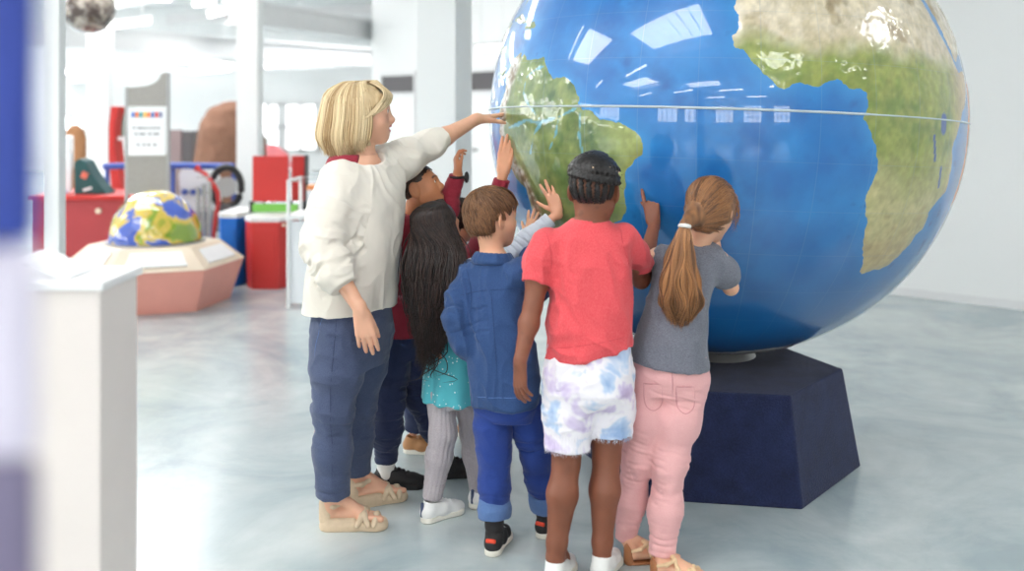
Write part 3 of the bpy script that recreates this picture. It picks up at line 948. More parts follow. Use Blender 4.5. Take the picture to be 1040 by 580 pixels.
def on_globe(px, py, off=0.0):
    d = nrm(V((px - CX) / FPX, 1.0, -(py - HY) / FPX)); o = V(0, 0, CAMZ) - GC
    bq = d @ o; cq = o @ o - (GR + off) ** 2
    disc = bq * bq - cq
    if disc < 0: disc = 0
    t = -bq - math.sqrt(disc)
    return V(0, 0, CAMZ) + d * t
# ================================================================== exhibits behind the visitors
def T(name, at, label, cat, group=None):
    return empty(name, (float(at[0]), float(at[1]), float(at[2]) if len(at) > 2 else 0.0), label, cat, group)
def zpx(py, d): return CAMZ - (py - HY) / FPX * d
def xpx(px, d): return (px - CX) / FPX * d
def rect(x0, x1, y0, y1): return [(x0, y0), (x1, y0), (x1, y1), (x0, y1)]

# red and blue counter units, tapering to the floor
def counter(px0, px1, d, top_py, mat, label, panel=True):
    x0, x1, zt = xpx(px0, d), xpx(px1, d), zpx(top_py, d)
    t = T('exhibit_counter', ((x0 + x1) / 2, d + .35), label, 'counter')
    cx, hw = (x0 + x1) / 2, (x1 - x0) / 2
    def oct_(k, dy=0): return [(cx - hw * k, d + .12), (cx - hw * k * .6, d), (cx + hw * k * .6, d), (cx + hw * k, d + .12), (cx + hw * k, d + .7), (cx - hw * k, d + .7)]
    b_obj('cabinet_body', lambda bm: b_prism(bm, oct_(.9), 0.0, zt - .04, oct_(.98)), mat, t, bevel=.004)
    b_obj('countertop', lambda bm: b_prism(bm, oct_(1.02), zt - .04, zt, oct_(1.02)), M['white_metal'], t, bevel=.004)
    if panel:
        b_obj('front_panel', lambda bm: b_box(bm, (cx, d + .004, zt * .5), (hw * .42, .012, zt * .32), None, .004), mat, t)
    return t
counter(218, 246, 8.75, 217, M['blue'], 'blue counter unit beside the red one behind the teacher')
ct = counter(245, 293, 8.6, 221, M['red'], 'bright red counter unit left of the white tube rack')
b_obj('plate', lambda bm: b_box(bm, (xpx(285, 8.6), 8.64, zpx(229, 8.6)), (.035, .01, .012)), M['cream'], ct)
# long dull red counter on the left
t = T('long_counter', (xpx(84, 9.2), 9.7), 'long dull red counter behind the relief globe table', 'counter')
b_obj('cabinet_body', lambda bm: b_box(bm, (xpx(82, 9.2), 9.6, .36), (.46, .4, .36), None, .01), M['red2'], t)
b_obj('countertop', lambda bm: b_box(bm, (xpx(82, 9.2), 9.6, .74), (.49, .43, .02), None, .006), M['red'], t)
b_obj('knob', lambda bm: b_cyl(bm, (xpx(101, 9.2), 9.2, .62), (xpx(101, 9.2), 9.16, .62), .025), M['cream'], t)
# red board on the red counter
t = T('display_board', (xpx(282, 9.0), 9.0, .63), 'red display board standing on the red counter', 'display board')
b_obj('board_panel', lambda bm: b_box(bm, (xpx(275, 9.0), 9.0, (zpx(158, 9) + zpx(205, 9)) / 2), (xpx(293, 9) / 2 - xpx(257, 9) / 2, .02, .205), None, .004), M['red'], t)
b_obj('side_panel', lambda bm: b_box(bm, (xpx(301, 9.0), 9.06, (zpx(158, 9) + zpx(205, 9)) / 2), (.055, .02, .205), Matrix.Rotation(.4, 3, 'Z'), .004), M['red'], t)
b_obj('base_strip', lambda bm: b_box(bm, (xpx(280, 9.0), 9.0, zpx(211, 9)), (.2, .04, .035)), M['lime'], t)
for q in (256, 295, 310):
    b_obj('foot', lambda bm: b_box(bm, (xpx(q, 9.0), 9.0, zpx(210, 9)), (.018, .03, .05)), M['black'], t)
b_obj('post', lambda bm: b_box(bm, (xpx(309, 9.0), 9.1, zpx(186, 9)), (.018, .02, .25)), M['dark'], t)
# white tube rack
t = T('tube_rack', (xpx(306, 7.8), 8.0), 'white tube frame rack right of the red counter', 'rack')
xa, xb, zt, zs = xpx(293, 7.8), xpx(334, 7.8), zpx(184, 7.8), zpx(221, 7.8)
b_obj('tube_frame', lambda bm: [b_tube(bm, [(xa, y, 0), (xa, y, zt), (xb, y, zt), (xb, y, 0)], .016) for y in (7.8, 8.25)] + [b_tube(bm, [(x, 7.8, z), (x, 8.25, z)], .014) for x in (xa, xb) for z in (zt, zs)], M['white_metal'], t, smooth=True)
b_obj('shelf', lambda bm: b_box(bm, ((xa + xb) / 2, 8.02, zs), ((xb - xa) / 2 + .02, .24, .015)), M['white_metal'], t)
b_obj('front_panel', lambda bm: b_box(bm, ((xa + xb) / 2, 7.83, zs / 2), ((xb - xa) / 2, .012, zs / 2 - .03)), M['paper'], t)
t = T('leaflet_box', (xpx(318, 8.0), 8.05, zs + .015), 'small orange and white box on the tube rack shelf', 'box')
b_obj('box_body', lambda bm: b_box(bm, (xpx(320, 8.0), 8.05, zs + .11), (.06, .08, .095), None, .004), M['paper'], t)
b_obj('box_lid', lambda bm: b_box(bm, (xpx(320, 8.0), 8.05, zs + .22), (.064, .084, .018), None, .004), flat('orange_card', srgb(235, 150, 96), .6), t)

# relief globe in a faceted cabinet
d0 = 8.0; cx0 = xpx(158, d0)
t = T('globe_table', (cx0, d0), 'cream topped faceted table with red sides under a relief globe', 'table')
def ngon(r, n=6, a=.35): return [(cx0 + r * math.cos(a + 2 * math.pi * i / n), d0 + r * math.sin(a + 2 * math.pi * i / n)) for i in range(n)]
b_obj('table_top', lambda bm: b_prism(bm, ngon(.70), .33, .49, ngon(.50)), M['cream'], t, bevel=.006)
b_obj('side_panels', lambda bm: b_prism(bm, ngon(.58), 0.0, .33, ngon(.69)), flat('flare_washed_red', srgb(226, 156, 142), .5, noise=.04), t, bevel=.006)  # red sides lightened so the colour itself carries the lens flare
def plate_on(i, wl_, hl_):
    p, q = V(*ngon(.70)[i], .33), V(*ngon(.70)[(i + 1) % 6], .33); p2, q2 = V(*ngon(.50)[i], .49), V(*ngon(.50)[(i + 1) % 6], .49)
    def f(u, v): return (p * (1 - u) + q * u) * (1 - v) + (p2 * (1 - u) + q2 * u) * v
    nn = nrm(np.cross(q - p, p2 - p)); nn = nn if nn[2] > 0 else -nn
    return lambda bm: b_extr(bm, [f(*c_) + nn * .002 for c_ in ((.5 - wl_, .5 - hl_), (.5 + wl_, .5 - hl_), (.5 + wl_, .5 + hl_), (.5 - wl_, .5 + hl_))], nn * .012)
for i in (3, 4, 5):
    b_obj('label_plate', plate_on(i, .34, .3), M['white_metal'], t)
t = T('relief_globe', (cx0, d0, .491), 'small yellow and blue relief globe dome on the faceted table', 'globe')
m, nt, b = mat_base('relief_globe_paint')
tc = N(nt, 'ShaderNodeTexCoord'); nz = N(nt, 'ShaderNodeTexNoise', in_Scale=5.0, in_Detail=4.0, in_Distortion=.6); nt.links.new(tc.outputs['Object'], nz.inputs['Vector'])
r1 = N(nt, 'ShaderNodeValToRGB'); e = r1.color_ramp.elements
e[0].position = .40; e[0].color = srgb(70, 96, 190); e[1].position = .62; e[1].color = srgb(128, 158, 40)
x_ = e.new(.46); x_.color = srgb(80, 110, 200); x_ = e.new(.49); x_.color = srgb(226, 196, 96); x_ = e.new(.56); x_.color = srgb(206, 182, 70)
nt.links.new(nz.outputs[0], r1.inputs[0]); nt.links.new(r1.outputs[0], b.inputs['Base Color']); b.inputs['Roughness'].default_value = .12; b.inputs['Coat Weight'].default_value = 1
S = SDF(.012); S.ell((cx0, d0, .50), (.36, .36, .40), k=0); S.plane((0, 0, .5), (0, 0, -1))
def relief(p, n_): return ridge(p * 9) * .006
sdf_obj('relief_sphere', S, m, t, relief)
b_obj('rim_ring', lambda bm: b_cyl(bm, (cx0, d0, .4915), (cx0, d0, .503), .385, seg=48), M['metal'], t, smooth=True)
t = T('chrome_post_stand', (xpx(206, 9.05), 9.05), 'silver stepped post stand right of the relief globe', 'stand')
def cps(bm):
    for i, q in enumerate((201, 207, 213)):
        b_cyl(bm, (xpx(q, 9.05), 9.05, 0), (xpx(q, 9.05), 9.05, zpx(190 - 3 * i, 9.05)), .018, seg=12)
b_obj('post', cps, M['metal'], t, smooth=True)
for z in np.arange(.1, .95, .14):
    b_obj('rung', lambda bm: b_box(bm, (xpx(207, 9.05), 9.05, z), (.06, .02, .006)), M['metal'], t)
b_obj('base_plate', lambda bm: b_box(bm, (xpx(207, 9.05), 9.05, .012), (.12, .1, .012)), M['metal'], t)

# info stand with the printed notice
ds = 8.95; ks = ds / 8.4
t = T('sign_stand', (xpx(150, ds), ds), 'tall grey framed sign stand with a printed white notice', 'sign stand')
for q in (128.5, 171):
    b_obj('post', lambda bm: b_cyl(bm, (xpx(q, ds), ds, 0), (xpx(q, ds), ds, zpx(74 if q > 150 else 88, ds)), .016, seg=12), M['metal'], t, smooth=True)
pts = [(130, 108), (130, 89), (142, 88)] + [(142 + 22 * math.sin(a), 88 - 14 * (1 - math.cos(a))) for a in np.linspace(.2, 1.5, 8)] + [(169, 73), (169, 108)]
b_obj('header_panel', lambda bm: b_extr(bm, [(xpx(x, ds), ds - .01, zpx(y, ds)) for x, y in pts], (0, .02, 0)), M['greyp'], t)
b_obj('lower_panel', lambda bm: b_box(bm, (xpx(149.5, ds), ds, zpx(177, ds)), (.165 * ks, .01, .17 * ks)), M['greyp'], t)
nb = b_obj('notice', lambda bm: b_box(bm, (xpx(149.5, ds), ds - .012, zpx(134, ds)), (.158 * ks, .006, .2 * ks), None, .003), M['paper'], t)
cols = [(60, 110, 200), (240, 120, 50), (60, 170, 180), (240, 190, 50), (250, 130, 60), (60, 120, 200), (220, 60, 60), (120, 130, 170)]
for i, c_ in enumerate(cols):
    b_obj('colour_block', lambda bm: b_box(bm, (xpx(136 + i * 4.0, ds), ds - .021, zpx(116.5, ds)), (.0125 * ks, .002, .022 * ks)), flat('notice_colour', srgb(*c_), .6, noise=0), nb)
for (yy, xs) in ((130, (137, 142, 145, 149, 154, 158, 162)), (136, (139, 144, 147, 153, 158, 161)), (147, (141, 147, 152, 158))):
    b_obj('text_line', lambda bm: [b_box(bm, (xpx(x, ds), ds - .0205, zpx(yy, ds)), (.012 * ks, .0015, .006 * ks)) for x in xs], M['ink'], nb)

# brown domes
def dome(px0, px1, top, d, mat, label, ysc=.7):
    cx_, hw, zt = xpx((px0 + px1) / 2, d), (xpx(px1, d) - xpx(px0, d)) / 2, zpx(top, d)
    t = T('fur_dome', (cx_, d), label, 'exhibit figure')
    S = SDF(.03); S.loft([((cx_, d, 0), hw * .92, hw * ysc, 0), ((cx_, d, zt * .5), hw * 1.0, hw * ysc, 0), ((cx_, d, zt * .8), hw * .86, hw * ysc * .85, 0), ((cx_, d, zt * .94), hw * .6, hw * ysc * .6, 0), ((cx_, d, zt), hw * .16, hw * .14, 0)], k=0)
    sdf_obj('dome_body', S, mat, t, lambda p, n_: fbm(p * 7) * .025)
    b_obj('dome_base', lambda bm: b_cyl(bm, (cx_, d, 0), (cx_, d, .05), hw * .98, seg=24), M['dark'], t)
dome(197, 272, 103, 13.2, M['brown'], 'big rounded brown exhibit figure behind the white column')
dome(62, 90, 126, 15.5, M['brown2'], 'tan rounded exhibit figure at the far left')
# dark lockers, white machine with dark wheel, tall dark cabinet
t = T('dark_cabinet', (xpx(185, 13.8), 13.8), 'dark cabinet left of the big brown figure', 'cabinet')
b_obj('cabinet_body', lambda bm: b_box(bm, (xpx(188, 13.8), 13.8, zpx(133, 13.8) / 2), (.16, .2, zpx(133, 13.8) / 2), None, .01), M['dark'], t)
b_obj('door', lambda bm: b_box(bm, (xpx(178, 13.6), 13.6, zpx(130, 13.8) / 2), (.09, .02, zpx(130, 13.8) / 2 - .02), None, .006), flat('brown_grey', srgb(130, 112, 112), .5), t)
t = T('screen_panel', (xpx(276, 15.0), 15.0), 'pink and white screen panel right of the brown figure', 'screen')
b_obj('screen', lambda bm: b_extr(bm, [(xpx(x, 15.), 15., zpx(y, 15.)) for x, y in ((270, 148), (278, 146), (292, 156), (296, 170), (270, 170))], (0, .04, 0)), M['pink'], t)
b_obj('post', lambda bm: b_box(bm, (xpx(276, 15.), 15.05, .4), (.04, .03, .4)), M['white_metal'], t)
t = T('white_machine', (xpx(198, 10.5), 10.5), 'white machine with small dials under the blue rail', 'machine')
b_obj('machine_body', lambda bm: b_extr(bm, [(xpx(x, 10.3), 10.3, zpx(y, 10.3)) for x, y in ((184, 215), (181, 178), (185, 170), (206, 170), (213, 182), (214, 215))], (0, .4, 0)), M['white_metal'], t, bevel=.02)
b_obj('machine_stand', lambda bm: b_box(bm, (xpx(198, 10.3), 10.5, .26), (.12, .15, .26)), M['greyp'], t)
for q in (188, 197, 205):
    b_obj('dial', lambda bm: b_cyl(bm, (xpx(q, 10.3), 10.3, zpx(195, 10.3)), (xpx(q, 10.3), 10.27, zpx(195, 10.3)), .03, seg=16), M['railblue'], t)
t = T('wheel_exhibit', (xpx(228, 10.0), 10.0), 'dark spoked wheel exhibit beside the white column', 'wheel')
b_obj('tyre', lambda bm: [b_tube(bm, [(xpx(230, 10) + .2 * math.cos(a) * .75, 10.0, zpx(190, 10) + .2 * math.sin(a)) for a in np.linspace(0, 6.2832, 29)], .035)], M['black'], t, smooth=True)
b_obj('hub', lambda bm: b_cyl(bm, (xpx(230, 10), 9.96, zpx(190, 10)), (xpx(230, 10), 10.04, zpx(190, 10)), .1, seg=20), M['metal'], t, smooth=True)
b_obj('stand', lambda bm: b_box(bm, (xpx(230, 10), 10, .3), (.05, .05, .3)), M['dark'], t)
# blue rail with posts, red hose
dr = 10.15
t = T('hand_rail', (xpx(175, dr), dr), 'blue round hand rail running behind the sign stand', 'railing')
b_obj('rail', lambda bm: b_tube(bm, [(xpx(105, dr), dr, zpx(169, dr)), (xpx(170, dr), dr, zpx(168, dr)), (xpx(238, dr), dr, zpx(169, dr))], .033, 12), M['railblue'], t, smooth=True)
for q in (108, 175, 237):
    b_obj('post', lambda bm: b_cyl(bm, (xpx(q, dr), dr + .02, 0), (xpx(q, dr), dr + .02, zpx(169, dr)), .022, seg=12), M['railblue'], t, smooth=True)
hose = [(200, 171), (209, 177), (216, 186), (221, 195), (222, 206), (219, 222), (216, 250), (216, 276)]
t = T('red_hose', (xpx(216, 9.4), 9.4), 'curved red tube hanging from the blue rail', 'tube')
b_obj('hose', lambda bm: b_tube(bm, [(xpx(x, 9.45), 9.45, max(.02, zpx(y, 9.45))) for x, y in hose], .02, 10), M['red'], t, smooth=True)
b_obj('hose_cap', lambda bm: b_cyl(bm, (xpx(199, 9.45), 9.45, zpx(170, 9.45)), (xpx(202, 9.45), 9.45, zpx(172, 9.45)), .03), M['red'], t)
# red arch with green screen
t = T('red_arch', (xpx(120, 11.0), 11.0), 'red curved arch stand with a green panel left of the sign', 'exhibit stand')
arc = [(112, 108), (121, 108), (117, 125), (116, 145), (118, 165), (122, 185), (127, 205), (131, 236), (119, 236), (113, 200), (110, 160), (110, 130)]
b_obj('arch', lambda bm: b_extr(bm, [(xpx(x, 11.), 11., max(0, zpx(y, 11.))) for x, y in arc], (0, .25, 0)), M['red'], t, bevel=.01)
b_obj('foot', lambda bm: b_box(bm, (xpx(122, 11.), 11.12, .12), (.1, .16, .12)), M['red'], t)
b_obj('panel', lambda bm: b_box(bm, (xpx(123.5, 11.), 11.2, zpx(124, 11.)), (.075, .02, .16)), flat('sage_panel', srgb(150, 176, 164), .5), t)
b_obj('lamp', lambda bm: b_box(bm, (xpx(122, 11.), 11.1, zpx(141, 11.)), (.07, .02, .022)), M['white_metal'], t)
# dark green curved exhibit and white booklet stand on the long counter
dg = 9.35
t = T('green_slide', (xpx(92, dg), dg, .76), 'dark green curved model on the long red counter', 'model')
b_obj('slide_body', lambda bm: b_extr(bm, [(xpx(x, dg), dg, max(.762, zpx(y, dg))) for x, y in ((75, 200), (75, 165), (80, 161), (86, 164), (92, 175), (100, 187), (109, 200))], (0, .22, 0)), M['green'], t, bevel=.01)
b_obj('sticker', lambda bm: b_box(bm, (xpx(86, dg), dg - .006, zpx(178, dg)), (.03, .006, .03), Matrix.Rotation(.4, 3, 'Y')), flat('sticker', srgb(220, 110, 90), .5), t)
b_obj('sticker', lambda bm: b_box(bm, (xpx(89, dg), dg - .006, zpx(192, dg)), (.04, .006, .012), Matrix.Rotation(-.3, 3, 'Y')), M['paper'], t)
t = T('poster_board', (xpx(62, 9.5), 9.5, .76), 'white board with small red and blue prints at the far left', 'board')
b_obj('board_panel', lambda bm: b_box(bm, (xpx(60, 9.5), 9.5, zpx(182, 9.5) + .064), (.12, .02, .19), None, .004), M['paper'], t)
for (x, y, c_) in ((58, 190, 'red'), (65, 196, 'railblue'), (60, 178, 'ink')):
    b_obj('print', lambda bm: b_box(bm, (xpx(x, 9.5), 9.478, zpx(y, 9.5)), (.035, .003, .03)), M[c_], t)
t = T('viewer_head', (xpx(64, 13.0), 13.0), 'white standing viewer with a dark oval lens at the far left', 'viewer')
b_obj('viewer_body', lambda bm: b_box(bm, (xpx(65, 13.), 13., zpx(155, 13.)), (.09, .1, .22), None, .03), M['white_metal'], t)
b_obj('lens', lambda bm: b_cyl(bm, (xpx(65, 13.), 12.9, zpx(146, 13.)), (xpx(65, 13.), 12.88, zpx(146, 13.)), .05), M['railblue'], t)
b_obj('post', lambda bm: b_cyl(bm, (xpx(65, 13.), 13., 0), (xpx(65, 13.), 13., zpx(172, 13.)), .04), M['metal'], t)
# hanging brown ball
dh = 9.0; cb = P(90, 8, dh)
t = T('hanging_ball', cb, 'shiny brown glass ball hanging from the ceiling at the upper left', 'hanging ball')
m, nt, b = mat_base('mottled_brown_glass')
tc = N(nt, 'ShaderNodeTexCoord'); nz = N(nt, 'ShaderNodeTexNoise', in_Scale=9.0, in_Detail=3.0); nt.links.new(tc.outputs['Object'], nz.inputs['Vector'])
r1 = N(nt, 'ShaderNodeValToRGB'); r1.color_ramp.elements[0].position = .42; r1.color_ramp.elements[0].color = srgb(82, 66, 60); r1.color_ramp.elements[1].position = .62; r1.color_ramp.elements[1].color = srgb(190, 178, 166)
nt.links.new(nz.outputs[0], r1.inputs[0]); nt.links.new(r1.outputs[0], b.inputs['Base Color']); b.inputs['Roughness'].default_value = .08; b.inputs['Coat Weight'].default_value = 1
S = SDF(.012); S.ell(cb, (.235, .235, .235), k=0); sdf_obj('ball', S, m, t)
b_obj('hanging_rod', lambda bm: b_cyl(bm, cb + V(0, 0, .22), V(cb[0], cb[1], ZC), .012, seg=8), M['dark'], t)
b_obj('cap', lambda bm: b_cyl(bm, cb + V(0, 0, .21), cb + V(0, 0, .26), .06, seg=16), M['dark'], t)

# white plinth with a curled sheet, lower left
d1 = 2.2
M['warm'] = flat('pale_warm_laminate', srgb(228, 219, 214), .5, noise=.02)
x0, x1, zt = xpx(-60, d1), xpx(100, d1), zpx(296, d1)
t = T('white_plinth', ((x0 + x1) / 2, d1 + .3), 'white cabinet plinth at the lower left', 'plinth')
b_obj('plinth_body', lambda bm: b_box(bm, ((x0 + x1) / 2, d1 + .12, zt / 2), ((x1 - x0) / 2, .11, zt / 2), None, .006), M['warm'], t)
b_obj('plinth_top', lambda bm: b_box(bm, ((x0 + x1) / 2, d1 + .12, zt + .01), ((x1 - x0) / 2 + .01, .12, .01), None, .004), M['white_metal'], t)
t = T('curved_sheet', (xpx(95, d1 + .3), d1 + .3, zt + .02), 'curled white sheet lying on the white plinth', 'sheet')
def sheet(bm):
    pr = []
    for i in range(13):
        u = i / 12
        pr.append((xpx(48 + 62 * u, d1 + .25), zt + .026 + .052 * math.sin(math.pi * min(1, u * .8 + .25)) ** 1.5 * (1 - u * .6)))
    va = [[bm.verts.new((x, y + (x - pr[0][0]) * .15, z)) for x, z in pr] for y in (d1 + .01, d1 + .16)]
    vb = [[bm.verts.new((v.co.x, v.co.y, v.co.z - .004)) for v in r_] for r_ in va]
    for i in range(12):
        bm.faces.new((va[0][i], va[0][i + 1], va[1][i + 1], va[1][i])); bm.faces.new((vb[0][i], vb[1][i], vb[1][i + 1], vb[0][i + 1]))
        bm.faces.new((va[0][i], vb[0][i], vb[0][i + 1], va[0][i + 1])); bm.faces.new((va[1][i], va[1][i + 1], vb[1][i + 1], vb[1][i]))
    for i in (0, 12):
        bm.faces.new((va[0][i], va[1][i], vb[1][i], vb[0][i]))
b_obj('sheet_surface', sheet, M['paper'], t, smooth=True)

# blurred blue post, left edge; lens flare painted into its lower panels
df = 0.50
xr = xpx(46, df + .06)
t = T('banner_post', (xr - .13, df + .05), 'out of focus blue banner post at the left edge, lens flare painted on its lower part', 'post')
b_obj('banner_upper', lambda bm: b_box(bm, (xr - .13, df + .05, (2.3 + zpx(262, df)) / 2), (.13, .01, (2.3 - zpx(262, df)) / 2), None, .01), M['stripblue'], t)
b_obj('flare_washed_middle', lambda bm: b_box(bm, (xr - .13, df + .05, (zpx(262, df) + zpx(500, df)) / 2), (.13, .0095, (zpx(262, df) - zpx(500, df)) / 2), None, .01), M['flare_pale'], t)
b_obj('flare_washed_base', lambda bm: b_box(bm, (xr - .13, df + .05, zpx(500, df) / 2), (.13, .01, zpx(500, df) / 2), None, .01), M['flare_mauve'], t)
# ================================================================== people: shared construction
SKIN = skin_mat('skin')
M['eyew'] = flat('eye_white', srgb(238, 234, 230), .15, noise=0)
M['iris'] = flat('dark_iris', srgb(52, 36, 28), .12, noise=0)
M['teeth'] = flat('teeth', srgb(244, 240, 232), .25, noise=0)

def c3(t): return np.array(srgb(*t)[:3])

class Head:
    def __init__(s, c, F, H, tilt=0.0, U=(0, 0, 1)):
        """c centre, F facing direction, H chin-to-crown height, tilt rolls the head sideways"""
        F = nrm(F); R = nrm(np.cross(F, U)); U = np.cross(R, F)
        if tilt:
            R, U = R * math.cos(tilt) + U * math.sin(tilt), U * math.cos(tilt) - R * math.sin(tilt)
        s.c, s.H, s.R, s.F, s.U = np.asarray(c, float), H, R, F, U
        s.M = np.stack([R, F, U])
    def w(s, x, y, z):
        return s.c + s.H * (x * s.R + y * s.F + z * s.U)
    def loc(s, p):
        return ((p - s.c) @ s.M.T) / s.H
    def pt(s, d, k=1.0, rad=(.36, .45, .385)):
        d = nrm(d)
        return s.w(d[0] * rad[0] * k, -.06 + d[1] * rad[1] * k, .13 + d[2] * rad[2] * k)

def head_sdf(S, h, child=True, smile=False, es=1.0):
    H, w = h.H, h.w
    S.ell(w(0, -.06, .13), (.335 * H, .42 * H, .36 * H), h.M, k=.01)
    S.ell(w(0, .10, -.08), (.275 * H, .30 * H, .37 * H), h.M, k=.03)
    cw = .17 if child else .18
    for s in (-1, 1):
        S.cone(w(s * .22, -.02, -.20), w(s * .05, .27, -.40), .085 * H, .07 * H, k=.03)
        S.ell(w(s * cw, .22, -.13), (.11 * H, .12 * H, .12 * H), h.M, k=.025)      # cheek
        S.ell(w(s * .135, .395, .035), (.075 * H, .07 * H, .05 * H), h.M, k=.012, op='sub')
        S.ell(w(s * .135, .318, .03), (.082 * H, .075 * H, .062 * H), h.M, k=.006)    # lids
        S.cone(w(s * .06, .385, .10), w(s * .21, .335, .105), .028 * H, .022 * H, k=.014)  # brow
        S.ell(w(s * .042, .405, -.135), (.036 * H, .045 * H, .03 * H), h.M, k=.010)
        # ear
        S.ell(w(s * .135, .405, .03), (.060 * H, .05 * H, .024 * H), h.M, k=.003, op='sub')
        eM = np.stack([nrm(h.R * s * .86 + h.F * .5), nrm(h.F * .86 - h.R * s * .5), h.U])
        S.ell(w(s * (.358 + .10 * (es - 1)), -.07, -.01), (.036 * H * es, .095 * H * es, .145 * H * es), eM, k=.006 / es ** 3)
        S.ell(w(s * (.385 + .17 * (es - 1)), -.045, .015), (.024 * H * es, .052 * H * es, .09 * H * es), eM, k=.004, op='sub')
        S.cone(w(s * .325, -.02, -.12), w(s * .33, -.03, -.15), .03 * H, .022 * H, k=.006)
    S.cone(w(0, .36, .07), w(0, .425, -.10), .03 * H, .046 * H, k=.02)
    S.ell(w(0, .445, -.125), (.042 * H, .05 * H, .04 * H), h.M, k=.014)
    S.ell(w(0, .27, -.42), (.085 * H, .075 * H, .06 * H), h.M, k=.025)               # chin
    S.ell(w(0, .31, -.26), (.13 * H, .085 * H, .10 * H), h.M, k=.03)                 # muzzle
    up, lo = (.395, .375)
    for s in (-1, 1):
        cz = -.225 if smile else -.25
        S.cone(w(0, up + .012, -.232), w(s * .10, .35, cz), .027 * H, .014 * H, k=.006)
        S.cone(w(0, lo + .012, -.294), w(s * .09, .342, cz - .015), .031 * H, .014 * H, k=.006)
        S.cone(w(0, .42, -.262), w(s * .09, .372, cz - .012), .012 * H, .006 * H, k=.004, op='sub')
    if smile:
        S.ell(w(0, .43, -.262), (.085 * H, .06 * H, .018 * H), h.M, k=.003, op='sub')

def head_cols(h, pos, base, lips, brow, blush=.0):
    q = h.loc(pos)
    col = np.tile(base, (len(pos), 1))
    x, y, z = np.abs(q[:, 0]), q[:, 1], q[:, 2]
    near = (np.linalg.norm(q, axis=1) < .60)
    d = np.sqrt((x / .115) ** 2 + ((z + .262) / .064) ** 2)
    m = np.clip((1.15 - d) * 4, 0, 1) * (y > .30) * near
    col = lerp(col, lips, m)
    bz = .125 - np.maximum(0, x - .14) * .35 + np.clip(x - .05, 0, .1) * .15
    mb_ = np.clip((.022 - np.abs(z - bz)) * 90, 0, 1) * (x > .05) * (x < .225) * (y > .22) * near
    col = lerp(col, brow, mb_ * .85)
    d = np.sqrt(((x - .17) / .12) ** 2 + ((z + .12) / .1) ** 2)
    col = lerp(col, lips * .5 + base * .5, np.clip(1 - d, 0, 1) * blush * (y > .1) * near)
    return col

def eyes(h, root, name='eye'):
    for s in (-1, 1):
        S = SDF(.0022); c = h.w(s * .135, .325, .03); S.ell(c, (.066 * h.H,) * 3, k=0)
        e = sdf_obj('eye', S, M['eyew'], root)
        S = SDF(.0018); S.ell(c + h.F * .052 * h.H, (.030 * h.H, .018 * h.H, .030 * h.H), h.M, k=0)
        sdf_obj('iris', S, M['iris'], e)

def hand_sdf(S, wr, u, n, L, right=True, curl=(.15, .15, .18, .22), spread=.1, thumb=(.6, .25), dirs=None, kf=.0022, wk=1.0):
    """wr wrist centre, u finger direction, n palm normal; curls in radians per joint; thumb=(opening angle, curl)"""
    u = nrm(u); n = np.asarray(n, float); n = nrm(n - u * (n @ u)); w = np.cross(u, n) * (1 if right else -1)
    pk = [(.53, .155), (.56, .052), (.53, -.052), (.48, -.15)]
    ln = (.40, .44, .41, .32); rr = (.053, .054, .052, .045)
    S.cone(wr - u * .06 * L, wr + u * .08 * L, .125 * L * wk, .13 * L, k=.01)
    kn = []
    for i, (f, l) in enumerate(pk):
        K = wr + u * f * L + w * l * L - n * .012 * L
        kn.append(K)
        S.cone(wr + u * .10 * L + w * l * .55 * L, K, .085 * L, .056 * L, k=.008)
    S.ell(wr + u * .30 * L + n * .02 * L, (.17 * L, .055 * L, .26 * L), np.stack([w, n, u]), k=.006)
    tips = []
    for i, K in enumerate(kn):
        a = (1.5 - i) * spread
        du = u * math.cos(a) + w * math.sin(a)
        if dirs and dirs.get(i) is not None: du = nrm(dirs[i])
        p, c = K.copy(), 0.0
        cs = curl[i] if isinstance(curl[i], (tuple, list)) else (curl[i],) * 3
        for j, seg in enumerate((.45, .30, .25)):
            c += cs[j]
            d = du * math.cos(c) + n * math.sin(c)
            q = p + d * ln[i] * L * seg
            r0 = rr[i] * L * (1.0, .95, .88)[j]; r1 = rr[i] * L * (.95, .88, .74)[j]
            S.cone(p, q, r0, r1, k=kf)
            p = q
        tips.append(p)
    a, tc_ = thumb
    b0 = wr + u * .13 * L + w * .10 * L + n * .03 * L
    d0_ = nrm(u * math.cos(a) + w * math.sin(a) + n * .18)
    p1 = b0 + d0_ * .24 * L
    S.cone(b0, p1, .085 * L, .062 * L, k=.008)
    d1_ = nrm(u * math.cos(a - tc_) + w * math.sin(a - tc_) + n * .25)
    p2 = p1 + d1_ * .17 * L; S.cone(p1, p2, .056 * L, .05 * L, k=kf)
    d2_ = nrm(u * math.cos(a - 2 * tc_) + w * math.sin(a - 2 * tc_) + n * .3)
    p3 = p2 + d2_ * .14 * L; S.cone(p2, p3, .05 * L, .036 * L, k=kf)
    return tips + [p3]

def arm_sdf(S, sh, el, wr, g):
    S.tube([sh, (sh * .45 + el * .55), el], [.050 * g, .044 * g, .036 * g], k=.02)
    m = el * .7 + wr * .3
    S.tube([el, m, wr], [.035 * g, .037 * g, .0235 * g], k=.012)

def leg_sdf(S, hp, kn, an, g, back, foot=None):
    S.tube([hp, hp * .5 + kn * .5, kn], [.082 * g, .068 * g, .050 * g], k=.02)
    m = kn * .68 + an * .32 + nrm(back) * .012 * g
    S.tube([kn, m, an * .85 + kn * .15, an], [.047 * g, .053 * g, .034 * g, .031 * g], k=.014)
    if foot is not None:
        S.tube([an, V(*(an[:2] + foot[:2] * .3), .045), V(*(an[:2] + foot[:2]), .026)], [.030 * g, .030 * g, .020 * g], k=.012)

def folds(p, f, amp, o=2, off=0.0):
    return fbm(p * np.asarray(f) + off, o) * amp

